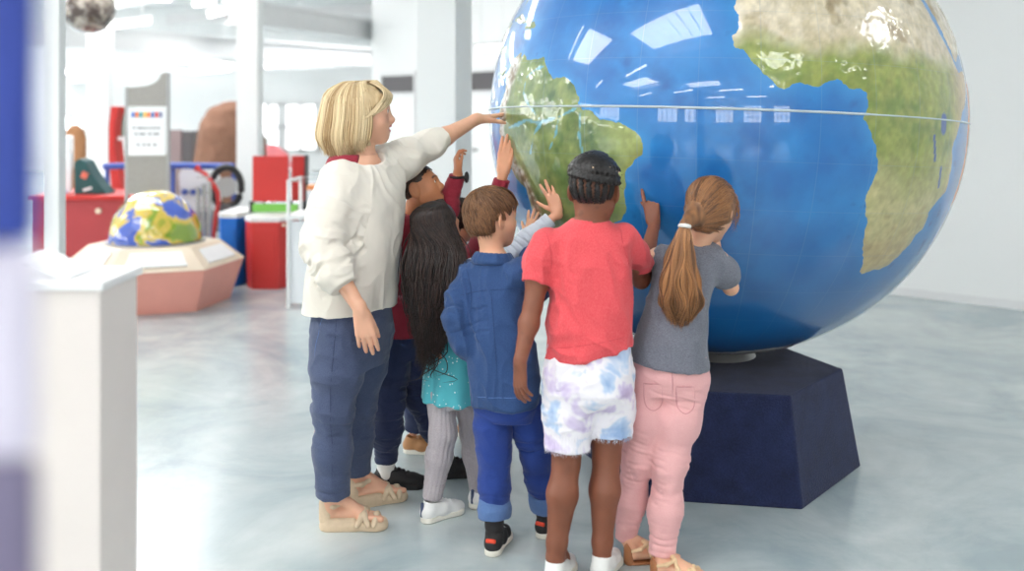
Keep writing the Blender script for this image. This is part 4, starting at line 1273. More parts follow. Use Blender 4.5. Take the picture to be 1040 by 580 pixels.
def crease(p, f, amp, off=0.0, sharp=2.0):
    n = 1 - np.abs(vnoise(p * np.asarray(f) + off + 1.3 * vnoise(p * 7 + off)[:, None] * .6))
    return amp * (n ** sharp - .45)

def near_seg(p, a, b):
    a, b = np.asarray(a), np.asarray(b); ab = b - a
    t = np.clip(((p - a) @ ab) / (ab @ ab), 0, 1)
    return np.linalg.norm(p - a - t[:, None] * ab, axis=1), t

def ringfold(p, a, b, t0, width, amp, n=9.0, seed=0.0):
    """compression folds round a limb segment a-b near parameter t0"""
    d, t = near_seg(p, a, b)
    L = np.linalg.norm(np.asarray(b) - a)
    ph = fbm(p * 14 + seed, 2) * 2.6
    w = np.exp(-((t - t0) / width) ** 2) * (d < .14)
    s = np.sin(t * L * n * 200 + ph)
    msk = np.clip(.55 + 1.6 * fbm(p * 19 + seed * 3, 2), 0, 1.3)
    return amp * w * msk * (s * .6 + .4 * (1 - np.abs(s)) * 2 - .4)

def limb_folds(segs):
    def f(p):
        r = np.zeros(len(p))
        for (a, b, t0, wd, am, n, sd_) in segs:
            r += ringfold(p, a, b, t0, wd, am, n, sd_)
        return r
    return f

def mesh_join(parts):
    """parts: list of (pos, faces, tint array)"""
    Vs, Fs, Ts, b = [], [], [], 0
    for p, f, t in parts:
        Vs.append(p); Fs.append(f + b); Ts.append(t); b += len(p)
    return np.concatenate(Vs), np.concatenate(Fs), np.concatenate(Ts)

def strand_arrays(lines, radii, tints, sides=4):
    Vs, Fs, Ts, base = [], [], [], 0
    ang = np.arange(sides) / sides * 2 * math.pi
    for L, r, t in zip(lines, radii, tints):
        L = np.asarray(L, float); n = len(L)
        T = np.gradient(L, axis=0); T /= np.linalg.norm(T, axis=1, keepdims=True) + 1e-9
        A = np.cross(T, V(.31, .87, .38)); A /= np.linalg.norm(A, axis=1, keepdims=True) + 1e-9
        B = np.cross(T, A)
        u = np.linspace(0, 1, n)
        rr = r * np.minimum(1, (1 - u) * 3 + .1) * np.minimum(1, u * 6 + .5)
        ring = L[:, None, :] + rr[:, None, None] * (np.cos(ang)[None, :, None] * A[:, None, :] + np.sin(ang)[None, :, None] * B[:, None, :])
        Vs.append(ring.reshape(-1, 3))
        i, j = np.meshgrid(np.arange(n - 1), np.arange(sides), indexing='ij')
        a = base + i * sides + j; b_ = base + i * sides + (j + 1) % sides
        Fs.append(np.stack([a, b_, b_ + sides, a + sides], -1).reshape(-1, 4))
        Ts.append(np.repeat(np.clip(np.full(n, t), 0, 1), sides)); base += n * sides
    return np.concatenate(Vs), np.concatenate(Fs), np.concatenate(Ts)

def hair_obj(name, S, disp, lines, radii, tints, mat, root, base_tint=.25, label=None):
    parts = []
    if S is not None:
        pos, F = S.mesh()
        if disp is not None:
            Nn = vnormals(pos, F); pos = pos + Nn * disp(pos)[:, None]
        parts.append((pos, F, np.clip(base_tint + fbm(pos * V(90, 90, 14), 2) * .35, 0, 1)))
    if lines:
        parts.append(strand_arrays(lines, radii, tints))
    p, f, t = mesh_join(parts)
    me = mesh_np(name, p - np.array(root_loc(root)), f)
    set_float(me, 'tint', t)
    o = new_obj(name, me, mat, root)
    if label: o['label'] = label
    return o

def smooth_path(ctrl, n=14):
    """Catmull-Rom through control points"""
    c = [np.asarray(q, float) for q in ctrl]
    c = [2 * c[0] - c[1]] + c + [2 * c[-1] - c[-2]]
    out = []
    m = len(c) - 3
    for u in np.linspace(0, m - 1e-6, n):
        i = int(u); t = u - i
        p0, p1, p2, p3 = c[i:i + 4]
        out.append(.5 * (2 * p1 + (p2 - p0) * t + (2 * p0 - 5 * p1 + 4 * p2 - p3) * t * t + (3 * p1 - p0 - 3 * p2 + p3) * t ** 3))
    return np.array(out)

def person_root(x, y, label):
    return empty('person', (x, y, 0), label, 'person')

# ------------------------------------------------------------------ shoes
def shoe(root, heel, ang, L, upper, sole, style='sneaker', lace=None, zb=0.0, width=1.0, label=None, ankle=None):
    """heel: xy of the back of the heel, ang: heading of the toe in radians from +X"""
    u = V(math.cos(ang), math.sin(ang), 0); v = V(-u[1], u[0], 0)
    h = V(heel[0], heel[1], 0)
    def q(f, s, z): return h + u * f * L + v * s * L + V(0, 0, z * L + zb)
    wd = .155 * width
    R3 = np.stack([u, v, V(0, 0, 1)])
    if style in ('sneaker', 'low'):
        S = SDF(.0028)
        S.cone(q(.14, 0, .17), q(.45, 0, .17), .125 * L, .14 * L, k=.01)
        S.cone(q(.45, 0, .17), q(.72, 0, .13), .145 * L, .135 * L, k=.015)
        S.cone(q(.72, 0, .13), q(.86, 0, .12), .135 * L, .11 * L, k=.015)
        S.cone(q(.17, 0, .20), q(.22, 0, .36), .135 * L, .135 * L, k=.02)
        S.cone(q(.45, 0, .22), q(.28, 0, .36), .10 * L, .10 * L, k=.03)
        S.plane(q(0, 0, .07), (0, 0, -1)); S.plane(q(.2, 0, .38), nrm(V(0, 0, 1) + u * .15))
        S.cone(q(.23, 0, .30), q(.22, 0, .52), .105 * L, .115 * L, k=.006, op='sub')
        o = sdf_obj('shoe', S, upper, root, lambda p, n_: folds(p, (60, 60, 60), .0008))
        if label: o['label'] = label
        S = SDF(.0028)
        S.slab(q(.16, 0, 0), q(.78, 0, 0), .145 * L * width, .168 * L * width, zb, zb + .115 * L, rd=.006, waist=.022 * L)
        sdf_obj('sole', S, sole, o)
        if lace is not None:
            S = SDF(.0022)
            for i in range(4):
                f, z = .66 - i * .085, .262 + i * .032
                S.tube([q(f, -.075, z - .01), q(f - .02, 0, z + .018), q(f, .075, z - .01)], [.0032] * 3, k=.001)
            sdf_obj('lace', S, lace, o)
        return o, q
    if style == 'sandal':
        S = SDF(.003)
        S.slab(q(.16, 0, 0), q(.80, 0, 0), .135 * L, .165 * L, zb, zb + .05 * L, rd=.004, waist=.02 * L)
        o = sdf_obj('sandal', S, sole, root)
        if label: o['label'] = label
        return o, q

# a plain foot with toes used inside the sandals (added to the body)
def foot_sdf(S, q, L, an, zt):
    """q: shoe frame function; zt: height of the footbed in units of L"""
    S.cone(q(.14, 0, zt + .13), an, .105 * L, .12 * L, k=.015)
    S.cone(q(.12, 0, zt + .10), q(.62, -.01, zt + .085), .10 * L, .085 * L, k=.012)
    S.cone(an, q(.60, 0, zt + .10), .09 * L, .085 * L, k=.02)
    for i in range(5):
        s = (-.10 + i * .052)
        ln = (.90, .89, .87, .84, .80)[i]
        S.cone(q(.60, s * .9, zt + .07), q(ln, s, zt + .045), .05 * L, .034 * L if i else .045 * L, k=.003)

# ------------------------------------------------------------------ cloth materials
def cloth(name, col, var=.06, weave=500., rough=.85, bump=.25, heather=0.0, sheen=.15, stretch=None, col2=None):
    m, nt, b = mat_base(name)
    tc = N(nt, 'ShaderNodeTexCoord'); src = tc.outputs['Object']
    n1 = N(nt, 'ShaderNodeTexNoise', in_Scale=6.0, in_Detail=5.0); nt.links.new(src, n1.inputs['Vector'])
    mp = N(nt, 'ShaderNodeMapping'); mp.inputs['Scale'].default_value = stretch or (1, 1, 1); nt.links.new(src, mp.inputs[0])
    n2 = N(nt, 'ShaderNodeTexNoise', in_Scale=weave, in_Detail=2.0); nt.links.new(mp.outputs[0], n2.inputs['Vector'])
    mx = N(nt, 'ShaderNodeMix', data_type='RGBA')
    mx.inputs[6].default_value = tuple(c * (1 - var * 2) for c in col[:3]) + (1,)
    mx.inputs[7].default_value = tuple(min(1, c * (1 + var * 2)) for c in col[:3]) + (1,)
    nt.links.new(n1.outputs[0], mx.inputs[0]); out = mx.outputs[2]
    if heather:
        mr = N(nt, 'ShaderNodeMapRange', in_1=.35, in_2=.65); nt.links.new(n2.outputs[0], mr.inputs[0])
        mu = N(nt, 'ShaderNodeMath', operation='MULTIPLY'); mu.inputs[1].default_value = heather; nt.links.new(mr.outputs[0], mu.inputs[0])
        m2 = N(nt, 'ShaderNodeMix', data_type='RGBA'); m2.inputs[7].default_value = col2 or tuple(min(1, c * 1.8 + .08) for c in col[:3]) + (1,)
        nt.links.new(mu.outputs[0], m2.inputs[0]); nt.links.new(out, m2.inputs[6]); out = m2.outputs[2]
    nt.links.new(out, b.inputs['Base Color'])
    bp = N(nt, 'ShaderNodeBump', in_Strength=bump, in_Distance=.0015); nt.links.new(n2.outputs[0], bp.inputs['Height']); nt.links.new(bp.outputs[0], b.inputs['Normal'])
    b.inputs['Roughness'].default_value = rough; b.inputs['Sheen Weight'].default_value = sheen
    b.inputs['Specular IOR Level'].default_value = .25
    return m
M['knit'] = cloth('cream_knit', srgb(224, 217, 206), .02, 260, .9, .35)
M['maroon'] = cloth('maroon_jersey', srgb(140, 34, 52), .06, 300, heather=.12)
M['denim_dk'] = cloth('dark_denim', srgb(34, 42, 72), .12, 420, heather=.25, col2=srgb(64, 76, 110))
M['denim_md'] = cloth('mid_blue_denim', srgb(64, 74, 102), .10, 420, heather=.4, col2=srgb(100, 110, 138))
M['denim_sh'] = cloth('blue_denim_shirt', srgb(38, 64, 108), .08, 420, heather=.4, col2=srgb(68, 98, 144))
M['jean_br'] = cloth('bright_blue_cotton', srgb(34, 58, 128), .06, 420, heather=.25, col2=srgb(56, 84, 160))
M['jean_cuff'] = cloth('light_denim_cuff', srgb(78, 108, 158), .08, 420, heather=.3, col2=srgb(118, 144, 184))
M['coral'] = cloth('coral_jersey', srgb(214, 74, 82), .04, 380, heather=.35, col2=srgb(232, 116, 118), stretch=(1, 1, .35))
M['grey_t'] = cloth('heather_grey_jersey', srgb(98, 100, 112), .05, 380, heather=.45, col2=srgb(150, 152, 162), stretch=(.6, .6, 1.4))
M['pinkj'] = cloth('pink_cotton', srgb(226, 168, 168), .04, 420, heather=.15)
M['legging'] = cloth('grey_ribbed_knit', srgb(168, 160, 164), .04, 300, heather=.2)
M['white_sl'] = cloth('pale_grey_jersey', srgb(206, 212, 224), .03, 380)
M['sole_w'] = flat('off_white_rubber', srgb(226, 222, 210), .6, noise=.05, nscale=40)
M['sneak_w'] = flat('white_leather', srgb(228, 228, 226), .45, noise=.03, nscale=40)
M['sneak_b'] = flat('black_shoe_mesh', srgb(36, 34, 36), .75, noise=.08, nscale=200, bump=.3, bscale=400)
M['shoe_br'] = flat('tan_brown_leather', srgb(168, 118, 74), .5, noise=.06, nscale=40)
M['beige_sd'] = flat('beige_suede', srgb(206, 184, 156), .7, noise=.06, nscale=60, bump=.2, bscale=200)
M['jute'] = flat('woven_jute', srgb(196, 172, 138), .8, noise=.12, nscale=120, bump=.5, bscale=260)
M['gold_l'] = flat('pale_gold_leather', srgb(222, 190, 150), .4, noise=.05, nscale=60)
M['tan_l'] = flat('tan_leather', srgb(160, 104, 66), .5, noise=.06, nscale=60)
# dotted turquoise
m = cloth('turquoise_dotted_cotton', srgb(84, 178, 190), .04, 380); nt = m.node_tree; b = nt.nodes['Principled BSDF']
src = b.inputs['Base Color'].links[0].from_socket
tc = N(nt, 'ShaderNodeTexCoord'); vo = N(nt, 'ShaderNodeTexVoronoi', in_Scale=58.0); nt.links.new(tc.outputs['Object'], vo.inputs['Vector'])
lt = N(nt, 'ShaderNodeMath', operation='LESS_THAN'); lt.inputs[1].default_value = .17; nt.links.new(vo.outputs['Distance'], lt.inputs[0])
mx = N(nt, 'ShaderNodeMix', data_type='RGBA'); mx.inputs[7].default_value = srgb(228, 240, 240)
nt.links.new(lt.outputs[0], mx.inputs[0]); nt.links.new(src, mx.inputs[6]); nt.links.new(mx.outputs[2], b.inputs['Base Color'])
M['dress'] = m
# tie-dye
m = cloth('tie_dye_cotton', srgb(225, 226, 236), .01, 380); nt = m.node_tree; b = nt.nodes['Principled BSDF']
tc = N(nt, 'ShaderNodeTexCoord'); nz = N(nt, 'ShaderNodeTexNoise', in_Scale=9.0, in_Detail=3.0, in_Roughness=.55, in_Distortion=.4); nt.links.new(tc.outputs['Object'], nz.inputs['Vector'])
r1 = N(nt, 'ShaderNodeValToRGB'); e = r1.color_ramp.elements
e[0].position = .34; e[0].color = srgb(150, 176, 216); e[1].position = .70; e[1].color = srgb(196, 178, 214)
for p_, c_ in ((.43, (186, 204, 230)), (.49, (236, 232, 240)), (.56, (238, 234, 240)), (.63, (214, 202, 228))):
    x_ = e.new(p_); x_.color = srgb(*c_)
nt.links.new(nz.outputs[0], r1.inputs[0]); nt.links.new(r1.outputs[0], b.inputs['Base Color'])
M['tiedye'] = m

def nape_pt(h, az, z, k=1.0):
    """point on the lower back of a head of hair; az 0 = straight back"""
    s_ = np.interp(z, [-.38, -.3, -.2, -.05, .15], [.60, .74, .89, 1.0, 1.03]) * k
    return h.w(math.sin(az) * .378 * s_, -.075 - math.cos(az) * .455 * s_, z)
def lateral(f):
    f = nrm(V(f[0], f[1], 0)); return V(f[1], -f[0], 0)   # the person's right
def yawof(f): return math.atan2(-f[0], f[1])
TAU = 2 * math.pi
def denim_seam(name, pts, root, mat, r=.0022):
    S = SDF(.0022); S.tube(pts, [r] * len(pts), k=0); return sdf_obj(name, S, mat, root)

# ================================================================== the teacher
def teacher():
    root = person_root(-.59, 3.72, 'woman with blonde bob, cream sweater and blue jeans reaching to the globe')
    f = nrm(V(.92, -.38, 0)); yw = yawof(f); rt = lateral(f)
    h = Head(P(370, 115, 3.74), V(.975, .17, .03), .228)
    shR, elR, wrR = P(345, 183, 3.60), P(325, 249, 3.50), P(366, 314, 3.44)
    shL, elL = P(388, 173, 3.86), P(437, 147, 3.98)
    tip = on_globe(507, 117, .004); uL = nrm(tip - P(484, 121, 4.10)); wrL = tip - uL * .172
    hpR, hpL = P(348, 335, 3.63), P(373, 335, 3.80)
    knR, knL = P(338, 414, 3.62), P(363, 408, 3.83)
    anR, anL = P(338, 500, 3.64), P(361, 476, 3.87)
    # feet
    SR = (V(xpx(325, 3.66), 3.66), .02, .252); SL = (V(xpx(352, 3.86), 3.85), .42, .25)
    def frame(hl, ang, L, zb):
        u = V(math.cos(ang), math.sin(ang), 0); v = V(-u[1], u[0], 0)
        return lambda a, s, z: V(hl[0], hl[1], 0) + u * a * L + v * s * L + V(0, 0, z * L + zb)
    S = SDF(.0032)
    S.loft([(P(360, 345, 3.72), .15, .10, yw), (P(362, 290, 3.72), .13, .09, yw), (P(366, 235, 3.72), .135, .095, yw), (P(370, 190, 3.72), .15, .095, yw), (P(369, 172, 3.72), .13, .07, yw), (P(367, 158, 3.72), .055, .055, yw)], k=.02)
    S.cone(P(366, 166, 3.73), h.w(0, -.08, -.18), .058, .052, k=.03)
    head_sdf(S, h, child=False, smile=True)
    arm_sdf(S, shR, elR, wrR, 1.0); arm_sdf(S, shL, elL, wrL, 1.0)
    hand_sdf(S, wrR, V(.20, .02, -1), V(-.15, 1, 0), .175, True, curl=((.25, .2, .15), (.28, .22, .18), (.3, .25, .2), (.3, .3, .2)), spread=.05, thumb=(.35, .1))
    hand_sdf(S, wrL, uL, V(.25, .35, -1), .178, False, curl=((-.1, .1, .1), (.0, .15, .1), (.2, .2, .1), (.3, .25, .1)), spread=.17, thumb=(.7, .1))
    leg_sdf(S, hpR, knR, anR, 1.0, -f); leg_sdf(S, hpL, knL, anL, 1.0, -f)
    for (hl, ang, L), an in ((SR, anR), (SL, anL)):
        foot_sdf(S, frame(hl, ang, L, 0), L, an, .12)
    base, lips, brow = c3((222, 170, 142)), c3((192, 92, 92)), c3((168, 132, 92))
    sdf_obj('body', S, SKIN, root, colf=lambda p: head_cols(h, p, base, lips, brow, .35))
    eyes(h, root)
    S = SDF(.002); S.ell(h.w(0, .375, -.262), (.07 * h.H, .03 * h.H, .02 * h.H), h.M, k=0); sdf_obj('teeth', S, M['teeth'], root)
    # jeans
    S = SDF(.0042)
    S.loft([(P(357, 368, 3.71), .165, .125, yw), (P(357, 340, 3.71), .178, .138, yw), (P(359, 305, 3.72), .165, .13, yw), (P(361, 285, 3.72), .15, .12, yw)], k=.03)
    S.tube([hpR, hpR * .5 + knR * .5, knR, knR * .5 + anR * .5, anR + V(0, 0, -.012)], [.104, .088, .068, .062, .060], k=.03, kk=.05, flat1=True)
    S.tube([hpL, hpL * .5 + knL * .5, knL, knL * .5 + anL * .5, anL + V(0, 0, -.012)], [.100, .086, .066, .06, .058], k=.02, kk=.05, flat1=True)
    lf = limb_folds([(hpR, knR, 1.0, .22, .0045, .55, 1), (knR, anR, .12, .22, .004, .55, 2), (knR, anR, .9, .25, .003, .8, 3), (hpL, knL, 1, .2, .0045, .5, 4), (knL, anL, .2, .3, .004, .5, 5), (hpR, knR, .1, .2, .003, .5, 6)])
    j = sdf_obj('jeans', S, M['denim_md'], root, lambda p, n_: lf(p) + folds(p, (12, 12, 7), .005) + crease(p, (16, 16, 22), .0045) + folds(p, (40, 40, 50), .0012))
    seam('side_seam', j, [P(343, 322, 3.45), P(339, 360, 3.45), P(336, 410, 3.5), P(338, 455, 3.5), P(338, 498, 3.5)], .0010, M['denim_dk'], 40)
    seam('pocket_edge', j, [P(328, 322, 3.45), P(322, 345, 3.48), P(318, 365, 3.5)], .0010, M['jean_cuff'], 16)
    # sweater
    S = SDF(.0042)
    S.loft([(P(355, 313, 3.72), .198, .160, yw), (P(357, 285, 3.72), .196, .160, yw), (P(363, 240, 3.72), .186, .152, yw), (P(367, 205, 3.72), .186, .148, yw), (P(369, 186, 3.72), .178, .125, yw), (P(369, 173, 3.72), .150, .098, yw), (P(368, 164, 3.725), .100, .078, yw), (P(367, 160, 3.725), .085, .074, yw)], k=.03, slope=(.05, 0))
    S.tube([shR, shR * .5 + elR * .5, elR, P(337, 272, 3.475), P(349, 291, 3.45)], [.078, .078, .070, .062, .050], k=.05, kk=.05, flat1=True)
    S.tube([shL + V(-.06, -.05, -.02), shL, elL * .5 + shL * .5, elL, P(451, 138, 4.015)], [.09, .086, .068, .055, .043], k=.05, kk=.04, flat1=True)
    S.tube([P(366, 172, 3.73), P(367, 150, 3.73)], [.062, .066], k=.004, op='sub')
    S.ell(P(371, 159, 3.69), (.088, .10, .034), None, k=.006, op='sub')
    lf = limb_folds([(shR, elR, .9, .35, .008, .45, 1), (elR, wrR, .25, .3, .008, .6, 2), (shL, elL, .5, .5, .006, .5, 3), (shR, elR, .3, .3, .005, .35, 8)])
    def knit(p, n_):
        return lf(p) + folds(p, (8, 8, 5), .012) + crease(p, (13, 13, 7), .007) + folds(p, (26, 26, 16), .003)
    sw = sdf_obj('sweater', S, M['knit'], root, knit)
    S = SDF(.003)
    S.tube([P(349, 291.5, 3.45), P(345, 285.5, 3.457)], [.051, .0535], k=0, flat0=True, flat1=True)
    sdf_obj('cuff', S, M['knit'], sw, lambda p, n_: .0012 * np.sin(np.arctan2(p[:, 1] - 3.45, p[:, 0] + .58) * 60))
    # undershirt at the nape
    S = SDF(.003)
    c_ = P(364, 163, 3.725)
    S.loft([(c_ + V(-.02, 0, -.035), .125, .10, yw), (c_ + V(-.022, 0, .006), .100, .086, yw), (c_ + V(-.018, 0, .024), .082, .078, yw)], k=0)
    S.tube([P(366, 172, 3.73), P(366, 148, 3.73)], [.058, .060], k=.004, op='sub')
    S.plane(P(372, 160, 3.72), nrm(V(1, -.25, .2)))
    sdf_obj('undershirt', S, M['maroon'], root)
    # sandals
    for (hl, ang, L), an in ((SR, anR), (SL, anL)):
        q = frame(hl, ang, L, 0)
        S = SDF(.003)
        S.slab(q(.15, 0, 0), q(.82, 0, 0), .142 * L, .170 * L, 0, .075 * L, rd=.006, waist=.02 * L)
        S.slab(q(.15, 0, 0), q(.45, 0, 0), .135 * L, .13 * L, 0, .19 * L, rd=.008, k=.02)
        S.slab(q(.15, 0, 0), q(.82, 0, 0), .125 * L, .155 * L, .07 * L, .135 * L, rd=.006, k=.015)
        o = sdf_obj('sandal', S, M['beige_sd'], root)
        S = SDF(.003)
        S.cone(q(.12, 0, .16), q(.10, 0, .36), .135 * L, .115 * L, k=.01)
        S.cone(q(.14, 0, .3), q(.2, 0, .44), .10 * L, .125 * L, k=.006, op='sub'); S.cone(q(.30, 0, .2), q(.5, 0, .3), .17 * L, .2 * L, k=.005, op='sub')
        sdf_obj('heel_cup', S, M['beige_sd'], o)
        for a_, b__, z0_ in ((.56, .74, .20), (.72, .56, .21), (.80, .84, .14)):
            S = SDF(.0026)
            S.tube([q(a_, -.165, .10), q(a_ * .6 + b__ * .4, -.11, z0_ + .02), q(.5 * a_ + .5 * b__, 0, z0_ + .055), q(a_ * .4 + b__ * .6, .10, z0_ + .02), q(b__, .16, .10)], [.0105] * 5, k=.002, kk=.01)
            sdf_obj('strap', S, M['beige_sd'], o)
        S = SDF(.0026)
        S.tube([q(.06, -.07, .36), q(.22, -.135, .37), q(.34, -.06, .39), q(.34, .06, .39), q(.22, .135, .37), q(.06, .07, .36)], [.008] * 6, k=.002, kk=.01)
        sdf_obj('ankle_strap', S, M['beige_sd'], o)
    # hair
    S = SDF(.0045)
    S.ell(h.w(0, -.12, .11), V(.40, .53, .42) * h.H, h.M, k=.01); S.ell(h.w(0, -.20, -.24), V(.40, .49, .46) * h.H, h.M, k=.05)
    S.plane(h.w(0, -.2, -.62), -h.U - h.F * .08)
    S.ell(h.w(0, .64, -.30), V(.75, .62, .50) * h.H, h.M, k=.012, op='sub')
    rr = np.random.RandomState(4); lines, rads, tints = [], [], []
    def rv(ph, s, k=1): return V(s * math.sin(ph) * .425 * k, math.cos(ph) * .56 * k - .13, 0)
    for i in range(1300):
        s = -1 if rr.rand() < .3 else 1
        ph = math.radians(rr.uniform(62, 180)); j = lambda a=.02: rr.randn() * a
        lo = rr.uniform(.90, 1.03)
        lk = .04 * math.sin(ph * 13 + s)
        e = np.interp(math.degrees(ph), [62, 90, 120, 150, 180], [-.52, -.66, -.73, -.68, -.60]) + .022 * rr.randn()
        fr = 1.0 if ph > 1.35 else 0.9
        c = [V(.02 * s, .02 + math.cos(ph) * .18 + j(), .535), rv(ph, s, .55) + V(0, .03, .49), rv(ph, s, .93 * fr) + V(0, 0, .26 + j()), rv(ph, s, 1.03 * lo + lk) + V(0, -.02, -.08),
             rv(ph, s, 1.04 * lo + lk) + V(0, -.06, -.40), rv(ph, s, .80 * lo) + V(j(), -.05 + j(.03) + .03 * math.sin(ph * 15), e)]
        lines.append(smooth_path([h.w(*q) for q in c], 16)); rads.append(rr.uniform(.0012, .0028))
        tints.append(np.clip(.55 + .35 * math.sin(ph * 9 + s * 2) + .22 * rr.randn(), 0, 1))
    for i in range(420):
        s = 1 if rr.rand() < .75 else -1; t = rr.rand(); j = lambda a=.015: rr.randn() * a
        p1 = math.radians(8 + 30 * t); p2 = math.radians(34 + 30 * t); p3 = math.radians(62 + 22 * t)
        c = [V(.02 * s, .02 + .18 * (1 - t) + j(), .54), rv(p1, s, .80) + V(0, .02, .42), rv(p1 + .12, s, 1.04) + V(0, .03, .28), rv(p2, s, 1.03) + V(0, .03, .14 - .10 * t + j()), rv(p3, s, 1.02) + V(0, -.01, -.02 - .10 * t + j())]
        lines.append(smooth_path([h.w(*q) for q in c], 13)); rads.append(rr.uniform(.0018, .0032)); tints.append(np.clip(.62 + .25 * rr.randn(), 0, 1))
    hair_obj('hair', S, lambda p: folds(h.loc(p), (16, 16, 2.5), .005), lines, rads, tints, hair_mat('blonde_hair', srgb(158, 124, 82), srgb(236, 216, 176)), root, .45)

# ================================================================== girl in the coral shirt
def coral_girl():
    root = person_root(.26, 3.25, 'child with black braided updo, coral shirt and tie-dye shorts seen from behind')
    f = nrm(V(.16, .98, 0)); yw = yawof(f)
    h = Head(P(604, 195, 3.27), V(.26, .96, -.06), .21)
    shL, elL, wrL = P(552, 250, 3.27), P(541, 312, 3.23), P(528, 368, 3.17)
    shR, elR = P(636, 244, 3.29), P(651, 284, 3.42)
    tip = on_globe(656, 194, .003); uR = nrm(V(-.10, .35, 1)); wrR = tip - uR * .128 + V(.012, 0, 0)
    hpL, hpR = P(578, 385, 3.26), P(618, 382, 3.28)
    knL, knR = P(575, 470, 3.25), P(616, 464, 3.29); anL, anR = P(564, 566, 3.22), P(611, 566, 3.26)
    S = SDF(.0030)
    S.loft([(P(597, 400, 3.27), .115, .085, yw), (P(598, 340, 3.27), .105, .075, yw), (P(598, 290, 3.27), .11, .08, yw), (P(597, 250, 3.27), .115, .07, yw), (P(598, 232, 3.27), .085, .055, yw), (P(600, 220, 3.27), .042, .04, yw)], k=.02)
    S.cone(P(599, 234, 3.27), h.w(0, -.10, -.20), .052, .047, k=.03)
    head_sdf(S, h)
    g = .86
    arm_sdf(S, shL, elL, wrL, g); arm_sdf(S, shR, elR, wrR, g)
    hand_sdf(S, wrL, V(.03, .06, -1), V(.75, .65, 0), .146, False, curl=((.2, .25, .2), (.25, .3, .2), (.3, .35, .2), (.35, .4, .2)), spread=.08, thumb=(.45, .15))
    hand_sdf(S, wrR, uR, V(.1, 1, -.1), .148, True, curl=((.05, .05, .05), (1.25, 1.3, .7), (1.3, 1.3, .7), (1.3, 1.3, .7)), spread=.03, thumb=(.0, -.3))
    leg_sdf(S, hpL, knL, anL, .93, -f); leg_sdf(S, hpR, knR, anR, .93, -f)
    for an in (anL, anR):
        S.tube([an, an + V(.02, .07, -.035), an + V(.03, .13, -.045)], [.03, .028, .02], k=.01)
    base, lips, brow = c3((130, 77, 55)), c3((118, 56, 52)), c3((34, 24, 22))
    palm = c3((176, 118, 92))
    def cf(p):
        c = head_cols(h, p, base, lips, brow)
        d, _ = near_seg(p, tip, tip + V(0, 0, .002)); c = lerp(c, c3((196, 150, 130)), (.011 - d) * 300)
        kz = np.minimum(np.linalg.norm(p - knL - V(0, -.04, 0), axis=1), np.linalg.norm(p - knR - V(0, -.04, 0), axis=1))
        return lerp(c, base * .8, (.05 - kz) * 9 * (.5 + fbm(p * 40, 2)))
    sdf_obj('body', S, SKIN, root, colf=cf)
    eyes(h, root)
    # shorts
    S = SDF(.0038)
    S.loft([(P(597, 412, 3.26), .120, .085, yw), (P(597, 395, 3.26), .143, .113, yw), (P(598, 375, 3.27), .147, .120, yw), (P(598, 345, 3.27), .132, .105, yw), (P(598, 332, 3.27), .125, .10, yw)], k=.02)
    S.tube([hpL, P(576.5, 420, 3.255), P(576.5, 454, 3.25)], [.086, .081, .0745], k=.03, kk=.03, flat1=True, cut1=(0, 0, -1))
    S.tube([hpR, P(620, 414, 3.28), P(620.5, 441, 3.28)], [.083, .077, .070], k=.02, kk=.03, flat1=True, cut1=(0, 0, -1))
    for kk_, pp_ in ((knL, P(576.5, 460, 3.25)), (knR, P(620.5, 447, 3.28))):
        S.tube([pp_, pp_ + V(0, 0, .055)], [.068, .060], k=.002, flat0=True, flat1=True, op='sub')
    lf = limb_folds([(hpL, knL, .25, .3, .003, .6, 1), (hpR, knR, .25, .3, .003, .6, 2)])
    sh = sdf_obj('shorts', S, M['tiedye'], root, lambda p, n_: lf(p) + folds(p, (16, 16, 10), .005) + crease(p, (22, 22, 30), .003) + .0016 * np.sin(np.arctan2(p[:, 1] - 3.26, p[:, 0] - .2) * 60) * (p[:, 2] < P(0, 436, 3.26)[2]))
    # back pockets
    for x_, y_ in ((578, 385), (616, 384)):
        S = SDF(.0025); c_ = P(x_, y_, 3.16); S.box(c_ + V(0, .022, 0), (.042, .012, .045), None, .006)
        # follow the seat
        sdf_obj('pocket', S, M['tiedye'], sh)
    # frayed hem
    rr = np.random.RandomState(2)
    for (cx_, cy_, d_, r_) in ((576.5, 454, 3.25, .073), (620.5, 441, 3.28, .069)):
        c_ = P(cx_, cy_, d_); ls = []
        for i in range(150):
            a = rr.rand() * TAU; p0 = c_ + V(math.cos(a) * r_, math.sin(a) * r_, .004); ls.append(np.array([p0, p0 + V(rr.randn() * .002, rr.randn() * .002, -.008), p0 + V(rr.randn() * .004, rr.randn() * .004, -.011 - .008 * rr.rand())]))
        p_, f_, t_ = strand_arrays(ls, [.0007] * len(ls), [1] * len(ls), 3)
        tag(new_obj('frayed_hem', mesh_np('frayed_hem', p_ - np.array(root_loc(root)), f_), M['tiedye'], sh), kind='stuff')
    # shirt
    S = SDF(.0038)
    S.loft([(P(598, 358, 3.27), .148, .118, yw), (P(598, 335, 3.27), .143, .115, yw), (P(600, 300, 3.27), .135, .105, yw), (P(598, 265, 3.27), .135, .096, yw), (P(597, 246, 3.27), .135, .082, yw), (P(597.5, 234, 3.27), .105, .066, yw), (P(598, 227, 3.27), .078, .062, yw), (P(598.5, 223, 3.27), .064, .060, yw)], k=.02, slope=(.22, 0))
    S.tube([P(556, 247, 3.27), P(549, 266, 3.26), P(544, 288, 3.24)], [.052, .052, .048], k=.03, kk=.03, flat1=True)
    S.tube([P(633, 241, 3.29), P(643, 256, 3.33), P(650, 272, 3.375)], [.050, .050, .045], k=.03, kk=.03, flat1=True)
    S.tube([P(599, 236, 3.265), P(599.5, 214, 3.265)], [.046, .054], k=.003, op='sub')
